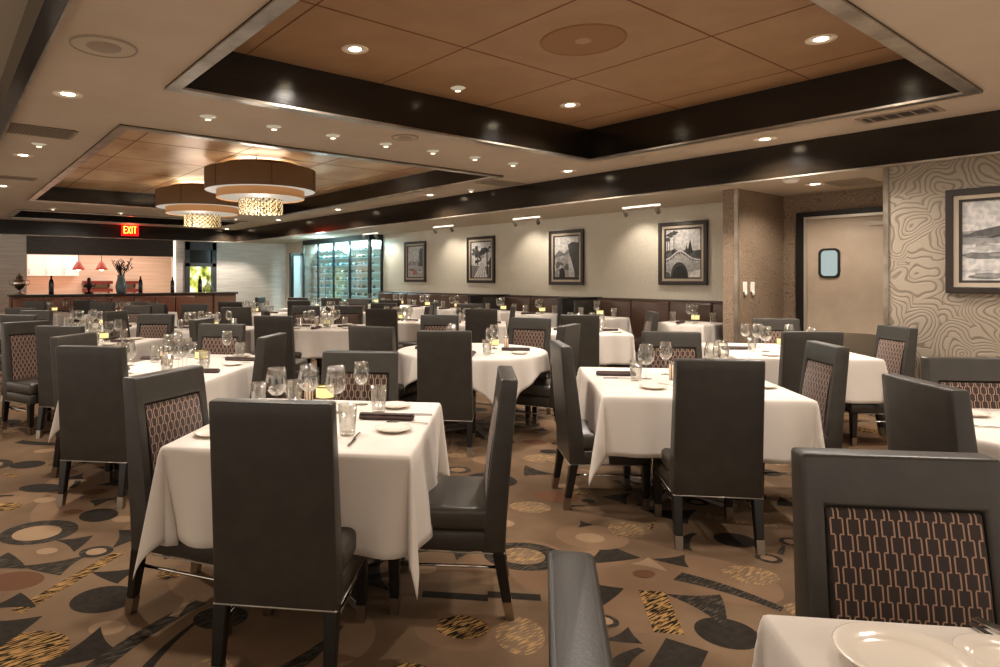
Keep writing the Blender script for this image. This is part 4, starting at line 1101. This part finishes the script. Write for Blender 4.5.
# hanging red lamps and white cabinet beyond the opening
def bulb(px, py, label):
    Y = YW+.6; X, Z = atY(px, Y); z = zat(py, Z); t = thing('pendant_lamp', (X, Y, z)); tag(t, label, 'pendant lamp', 'red pendants over the bar')
    MB().lathe([(.03, .2), (.06, .17), (.13, .03), (.15, -.02), (.14, -.02), (.12, .03), (.05, .16)], 20).build('shade', emis('red_glass', (190, 62, 40), .7), t, True)
    MB().tube([(0, 0, .19), (0, 0, OZT+.1-z)], .008, 6).build('cord', M_black, t, True)
    MB().lathe([(0, -.05), (.05, -.03), (.05, .01), (0, .05)], 12).build('bulb', emis('warm_bulb', (255, 226, 180), 6), t, True)
bulb(78.5, 269, 'left one of two red pendant lamps over the bar'); bulb(101.5, 269, 'right one of two red pendant lamps over the bar')
Yc = NY-.45; xa, xb = atY(27, Yc)[0], atY(79, Yc)[0]; zt_, zb_ = zat(255, atY(50, Yc)[1]), zat(276, atY(50, Yc)[1])
t = thing('wall_cabinet', ((xa+xb)/2, Yc, zb_)); tag(t, 'bright white cabinet hanging behind the bar, left in the opening', 'cabinet'); h = (xb-xa)/2
MB().box(-h, .02, 0, h, .4, zt_-zb_).build('body', mat('white_lacquer', (236, 230, 222), .3), t)
for i in range(3): d_ = MB().box(-h+i*2*h/3+.01, 0, .01, -h+(i+1)*2*h/3-.01, .02, zt_-zb_-.01).build('door', mat('white_lacquer', (236, 230, 222), .3), t); MB().box(-h+i*2*h/3+.04, -.02, .06, -h+i*2*h/3+.06, 0, .2).build('handle', M_chrome, d_)
for i, (px0, px1, pz0, pz1) in enumerate(((84, 113, 281, 284), (84, 113, 289, 292), (125, 139, 281, 284), (125, 139, 289, 292))):
    Ys = NY-.3; a, b = atY(px0, Ys)[0], atY(px1, Ys)[0]; Z = atY(px0, Ys)[1]
    t = thing('back_bar_shelf', ((a+b)/2, Ys, zat(pz1, Z))); tag(t, '%s dark red shelf %s of the vase behind the bar' % (('upper', 'lower')[i % 2], ('left', 'right')[i//2]), 'shelf'); hh = (b-a)/2
    MB().box(-hh, 0, 0, hh, .28, zat(pz0, Z)-zat(pz1, Z)).build('board', mat('dark_red_shelf', (96, 30, 22), .4), t); MB().box(-hh+.05, .2, -.1, -hh+.08, .28, 0).box(hh-.08, .2, -.1, hh-.05, .28, 0).build('bracket', M_black, t)

# exit sign
X, Z = atY(130, YB-.03); z = zat(230, Z); w = 21*Z/F/1.0*.98; hgt = 12.5*Z/F
t = thing('exit_sign', (X, YB-.0, z)); tag(t, 'red illuminated EXIT sign on the dark back fascia', 'exit sign')
w2, h2 = w*.78, hgt*.95
MB().box(-w2/2, -.06, -h2/2, w2/2, -.0, h2/2).build('housing', emis('red_lit_face', (200, 10, 6), 1.6), t, False, .01, 2)
m = MB(); lw, lh, sw = w2*.17, h2*.6, w2*.035; y0, y1 = -.07, -.058
def bar(x0, z0, x1, z1): m.box(x0, y0, z0, x1, y1, z1)
def diag(xa, za, xb, zb): m.add([(xa-sw*.6, y0, za), (xa+sw*.6, y0, za), (xb+sw*.6, y0, zb), (xb-sw*.6, y0, zb), (xa-sw*.6, y1, za), (xa+sw*.6, y1, za), (xb+sw*.6, y1, zb), (xb-sw*.6, y1, zb)], [(0, 1, 2, 3), (7, 6, 5, 4), (0, 4, 5, 1), (1, 5, 6, 2), (2, 6, 7, 3), (3, 7, 4, 0)])
e = -w2*.38; b_ = -lh/2
bar(e, b_, e+sw, -b_)
for zz_ in (b_, -sw/2, -b_-sw): bar(e, zz_, e+lw, zz_+sw)
e += w2*.22; diag(e, b_, e+lw, -b_); diag(e+lw, b_, e, -b_)
e += w2*.245; bar(e, b_, e+sw*1.1, -b_); e += w2*.09; bar(e, -b_-sw, e+lw*1.1, -b_); bar(e+lw*.55-sw/2, b_, e+lw*.55+sw/2, -b_)
m.build('letters', emis('letter_glow', (255, 200, 70), 3.0), t)

# ------------------------------------------------------------------ chandeliers
def spoke(t):
    pass
def make_chand():
    t = thing('drum_chandelier')
    cl_dark = mat('brown_silk', (84, 62, 42), .7); cl_tan = mat('tan_silk', (190, 142, 96), .7)
    for m_, e_ in ((cl_dark, .03), (cl_tan, .12)): nt(m_)[1].inputs['Emission Color'].default_value = lin((220, 150, 90)); nt(m_)[1].inputs['Emission Strength'].default_value = e_
    MB().lathe([(.755, 2.77), (.755, 3.06), (.748, 3.06), (.748, 2.77), (.755, 2.77)], 64).build('outer_drum', cl_dark, t, True)
    m = MB()
    for k in range(6): a = k*math.pi/3+.3; m.box(.754, -.004, 2.77, .758, .004, 3.06, 0, Matrix.Rotation(a, 4, 'Z'))
    m.build('seam', M_leg, t)
    MB().lathe([(.60, 2.67), (.60, 2.80), (.594, 2.80), (.594, 2.67), (.60, 2.67)], 64).build('inner_drum', cl_tan, t, True)
    MB().lathe([(0, 2.685), (.592, 2.685), (.592, 2.69), (0, 2.69)], 48).build('diffuser', emis('lit_diffuser', (255, 238, 214), .3), t)
    MB().lathe([(.602, 2.775), (.747, 2.775), (.747, 2.782), (.602, 2.782)], 48).build('outer_diffuser', emis('lit_outer_diffuser', (255, 240, 220), .32), t)
    MB().lathe([(.5, 3.085), (.52, 3.085), (.52, 3.135), (.5, 3.135), (.5, 3.085)], 40).build('ceiling_ring', mat('bronze', (110, 84, 52), .3, .8), t, True)
    m = MB()
    for k in range(3): a = k*2.094; m.tube([(.5*math.cos(a), .5*math.sin(a), 2.78), (.5*math.cos(a), .5*math.sin(a), 3.16)], .008, 6)
    m.build('hanging_rod', M_black, t, True)
    m = MB(); cr = mat('crystal_prism', (250, 232, 190), .08, 0); nt(cr)[1].inputs['Emission Color'].default_value = lin((255, 222, 160)); nt(cr)[1].inputs['Emission Strength'].default_value = .04
    dk = mat('crystal_shadow_glass', (150, 126, 84), .05, .6); q = random.Random(4)
    for rr_, n in ((.295, 44), (.22, 30), (.14, 18)):
        for k in range(n):
            a = 2*math.pi*k/n; bx, by = rr_*math.cos(a), rr_*math.sin(a); nl = 6
            for j in range(nl):
                z = 2.66-.034*j; r_ = .013; mi = (j+k) % 2
                m.add([(bx, by, z), (bx+r_, by, z-.016), (bx, by+r_, z-.016), (bx-r_, by, z-.016), (bx, by-r_, z-.016), (bx, by, z-.033)],
                      [(0, 1, 2), (0, 2, 3), (0, 3, 4), (0, 4, 1), (5, 2, 1), (5, 3, 2), (5, 4, 3), (5, 1, 4)], mi)
    o = m.build('crystal_beads', [cr, dk], t); o['kind'] = 'stuff'
    return proto(t)
cp = make_chand()
Xc1, Yc1_ = 3.63, 9.63
place(cp, (3.66, 8.56, -.112), 0, 'nearer and larger-looking double-drum chandelier with crystal beads', 'chandelier', 'drum chandeliers')
place(cp, (3.73, 11.23, -.112), .5, 'farther double-drum chandelier, left of the nearer one', 'chandelier', 'drum chandeliers')

# ------------------------------------------------------------------ ceiling fixtures
def light(name, typ, loc, e, col, rot=(0, 0, 0), **k):
    d = bpy.data.lights.new(name, typ); d.energy = e; d.color = col
    for a, v in k.items(): setattr(d, a, v)
    o = bpy.data.objects.new(name, d); C.objects.link(o); o.location = loc; o.rotation_euler = rot; return o
WARM = (1.0, .89, .78)
def make_down():
    t = thing('downlight')
    MB().lathe([(.1, 0), (.098, -.006), (.07, -.004), (.045, -.0005), (.045, .0)], 28).build('trim_ring', mat('downlight_trim', (240, 226, 206), .5), t, True)
    MB().lathe([(0, -.0015), (.045, -.0015)], 28).build('lens', M_lens, t)
    return proto(t)
down_p = make_down()
def downlight(px, py, z, label, e=38, size=1.0):
    p = atH(px, py, z); o = place(down_p, (p.x, p.y, z-.001), 0, label, 'downlight', 'recessed downlights'); o.scale = (size, size, 1)
    light('downlight_beam', 'SPOT', (p.x, p.y, z-.02), e, WARM, spot_size=math.radians(150), spot_blend=.6, shadow_soft_size=.07)
zc1 = coffers[0][4]
for px, py, z, l in ((355, 49, zc1, 'downlight in the tan ceiling panel, left of the round speaker'), (821, 39, zc1, 'downlight at the right of the tan ceiling coffer'), (570, 105, zc1, 'downlight at the far corner of the tan ceiling coffer'),
                     (68, 94, ZC, 'bright downlight at upper left between vent and coffers'), (23, 155, ZC, 'downlight below the louvred vent at left'), (3, 186, ZC, 'downlight at the left border'),
                     (765, 139, ZC, 'downlight near the long dark beam above the bridge picture'), (568, 171, ZC, 'downlight between tan coffer corner and dark beam'), (430, 195, ZC, 'downlight beside the dark beam, right of the gold coffer'),
                     (338, 209.5, ZC, 'downlight near the beam above the wine cellar'), (278.5, 220, ZC, 'downlight right of the nearer chandelier crystals'), (227, 229, ZC, 'downlight before the back fascia, right of the exit sign')):
    downlight(px, py, z, l, (150 if p.y > 8 else 92) if z == ZC else 120)
for X, Y, z, l in ((2.5, 2.0, zc1, 'added unseen downlight of the tan coffer above the front tables'), (1.0, 3.0, ZC, 'added unseen downlight left of the tan coffer, overhead'), (3.6, .6, ZC, 'added unseen downlight before the tan coffer, overhead'), (6.3, .3, ZC, 'added unseen downlight over the round table at the right edge')):  # out-of-view downlights added to strengthen the light from above
    place(down_p, (X, Y, z-.001), 0, l, 'downlight', 'recessed downlights'); light('downlight_beam', 'SPOT', (X, Y, z-.02), 80, WARM, spot_size=math.radians(150), spot_blend=.6, shadow_soft_size=.07)
p = atH(815, 184, ZS)
downlight(815, 184, ZS, 'downlight in the ceiling of the door recess', 55)
# small pin lights
pin_p = thing('pin_light'); MB().lathe([(.045, 0), (.044, -.006), (.02, -.012), (.018, -.03), (0, -.034)], 18).build('housing', emis('pin_white', (246, 226, 190), .3), pin_p, True)
MB().lathe([(0, -.036), (.016, -.035)], 12).build('lens', emis('pin_glow', (255, 230, 190), 4), pin_p); proto(pin_p)
nm = ['first', 'second', 'third', 'fourth', 'fifth', 'sixth', 'seventh']
for i, (px, py) in enumerate(((208, 116.5), (274, 126.5), (333, 135.5), (386, 144), (433, 151), (475, 157.5), (513, 163.5))):
    p = atH(px, py, ZC); o = place(pin_p, (p.x, p.y, ZC+.003), 0, nm[i]+' from left in the row of small pin lights between the coffers', 'pin light', 'pin lights between the coffers'); o.scale = (1.5, 1.5, .9)
for i, (px, py, z, l) in enumerate(((39, 144, ZC, 'single small pin light below the louvred vent'), (458, 88, zc1, 'small pin light in the tan coffer'), (236, 218.5, ZC, 'small pin light beyond the gold coffer'), (471, 190, ZC, 'small pin light near the corner of the gold coffer'), (53, 208.5, ZC, 'left pin light in front of the far coffer'), (121, 212.5, ZC, 'right pin light in front of the far coffer'))):
    p = atH(px, py, z); place(pin_p, (p.x, p.y, z+.003), 0, l, 'pin light', 'single pin lights')
# round ceiling speakers
def speaker(px, py, z, r, rin, l, cm):
    p = atH(px, py, z); t = thing('ceiling_speaker', (p.x, p.y, z)); tag(t, l, 'ceiling speaker')
    MB().lathe([(0, -.006), (r-.012, -.006)], 40).build('grille_disc', cm, t)
    MB().lathe([(r-.012, -.006), (r-.008, -.013), (r-.002, -.011), (r, 0)], 40).build('rim', M_vent if z < 3 else cm, t, True)
    MB().lathe([(0, -.012), (rin, -.011), (rin+.003, -.006)], 24).build('centre_disc', mat('speaker_centre', (172, 138, 102), .6) if z > 3 else M_vent, t, True)
speaker(583, 40, zc1, .30, .055, 'large round ceiling speaker in the tan coffer', mat('speaker_tan', (148, 106, 68), .7))
speaker(104, 46, ZC, .18, .09, 'round speaker in the ceiling above the upper left downlight', M_soffit)
speaker(405, 137, ZC, .13, .07, 'small round speaker behind the pin light row', M_ceil)
# vents
def vent(x0, y0, x1, y1, z, l, slats='x', n=26):
    t = thing('ceiling_vent', ((x0+x1)/2, (y0+y1)/2, z)); tag(t, l, 'ceiling vent'); a, b = (x1-x0)/2, (y1-y0)/2
    m = MB(); f = lambda u, v, d: (u, v, -d); ring(m, [(-a, -b), (a, -b), (a, b), (-a, b)], [(-a+.03, -b+.03), (a-.03, -b+.03), (a-.03, b-.03), (-a+.03, b-.03)], 0, .008, f); m.build('frame', M_vent, t)
    MB().box(-a+.03, -b+.03, -.002, a-.03, b-.03, -.0005).build('duct_opening', M_ventdk, t)
    m = MB()
    for i in range(n):
        if slats == 'x': q = -a+.03+(2*a-.06)*(i+.5)/n; m.box(q-.006, -b+.03, -.008, q+.003, b-.03, -.002)
        else: q = -b+.03+(2*b-.06)*(i+.5)/n; m.box(-a+.03, q-.006, -.008, a-.03, q+.003, -.002)
    m.build('slats', M_vent, t)
a, b, c = atH(6, 122, ZC), atH(72, 139, ZC), atH(82, 128, ZC)
vent(a.x, b.y, c.x-.0, a.y+.02, ZC, 'louvred ceiling vent at the upper left', 'x', 26)
a, b = atH(-10, 169, ZC), atH(38, 178, ZC)
vent(a.x-.1, b.y, b.x, b.y+.3, ZC, 'dark slot vent at the left border', 'y', 3)
a, b = atH(862, 118, ZC), atH(935, 110, ZC)
vent((a.x+b.x)/2-.1, b.y-.05, (a.x+b.x)/2+.16, a.y+.05, ZC, 'rectangular air panel between tan coffer and dark beam', 'y', 5)
p = atH(852, 182, ZS); vent(p.x-.25, p.y-.2, p.x+.25, p.y+.2, ZS, 'square dark vent in the door recess ceiling', 'x', 10)
p = atH(545, 171, ZC); p = atH(500, 183, ZC); vent(p.x-.3, p.y-.2, p.x+.3, p.y+.2, ZC, 'flat vent by the corner of the gold coffer', 'x', 12)
# smoke detector in recess, track spots over the pictures
p = atH(791, 179, ZS); t = thing('smoke_detector', (p.x, p.y, ZS)); tag(t, 'white smoke detector on the door recess ceiling', 'smoke detector')
MB().lathe([(.08, 0), (.078, -.02), (.05, -.04), (0, -.042)], 24).build('cap', M_white, t, True); MB().lathe([(.085, 0), (.085, -.008), (.07, -.008)], 24).build('base_plate', M_white, t, True)
def track(px, label, e=14, pic=None):
    Y = atX(px, XW-.45)[0]; X = XW-.50; t = thing('track_spotlight', (X, Y, ZS)); tag(t, label, 'track spotlight', 'track spotlights over the pictures')
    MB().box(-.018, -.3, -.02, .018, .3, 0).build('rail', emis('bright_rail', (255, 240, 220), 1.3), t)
    for s in (-.26, .26):
        M = Matrix.Translation((0, s, -.085)) @ Matrix.Rotation(math.radians(-38), 4, 'Y')
        hd = MB().lathe([(0, .06), (.03, .055), (.032, -.05), (.028, -.05), (.026, .04), (0, .045)], 16, M=M).build('spot_head', M_nickel, t, True)
        MB().tube([(0, s, -.02), (0, s, -.07)], .006, 6).build('bracket', M_white, hd, True)
        light('track_beam', 'SPOT', (X+.03, Y+s, ZS-.12), e, (1.0, .88, .74), rot=(0, math.radians(-33), 0), spot_size=math.radians(105), spot_blend=.8, shadow_soft_size=.04)
track(372, 'track spotlight rail left of the harbour picture'); track(445, 'track spotlight rail between harbour and path pictures'); track(528, 'track spotlight rail between path and cliff pictures'); track(643, 'track spotlight rail left of the bridge picture')

# ------------------------------------------------------------------ remaining light of the room
for Y in (8.56, 11.23):
    light('chandelier_glow', 'POINT', (3.63, Y, 2.33), 26, WARM, shadow_soft_size=.25)
    light('chandelier_uplight', 'POINT', (3.63, Y, 2.84), 34, (1.0, .86, .66), shadow_soft_size=.4)
for y in (.25, .75):
    light('cellar_lamp', 'AREA', (XG+.12, yc0+L*y, zg-.16), 52, (.62, .95, 1.0), size=.1, shape='RECTANGLE', size_y=1.4, rot=(0, -.35, 0))
light('cellar_spill', 'POINT', (XG-.35, yc0+L*.5, 2.2), 26, (.6, .93, 1.0), shadow_soft_size=.1)
light('bar_lamp', 'AREA', ((OX0+OX1)/2, YW+.9, OZT+.05), 52, (1.0, .88, .78), size=3.6, shape='RECTANGLE', size_y=1.0)
light('bar_counter_lamp', 'AREA', ((OX0+OX1)/2, YW+1.6, .95), 8, (1.0, .42, .26), size=3.2, shape='RECTANGLE', size_y=.3, rot=(math.pi, 0, 0))
light('exit_glow', 'POINT', (X if False else atY(130, YB-.25)[0], YB-.25, zat(228, atY(130, YB-.2)[1])), 7, (1, .03, .02), shadow_soft_size=.08)
w = bpy.data.worlds.new('world'); bpy.context.scene.world = w; w.use_nodes = True
w.node_tree.nodes['Background'].inputs[0].default_value = lin((255, 236, 216)); w.node_tree.nodes['Background'].inputs[1].default_value = .72
vs_ = bpy.context.scene.view_settings
vs_.view_transform = 'Standard'; vs_.look = 'None'; vs_.gamma = 1.0; vs_.use_curve_mapping = False; vs_.exposure = 0.62

_seen = {}
for o in bpy.data.objects:
    if 'label' in o and o.parent is None:
        n = len(o['label'].split())
        if not 4 <= n <= 16: print('LABEL LENGTH', n, o.name, o['label'])
        _seen.setdefault(o['label'], []).append(o.name)
for k, v in _seen.items():
    if len(v) > 1 and 'cellar' not in k: print('DUP', k, len(v), v[:3])
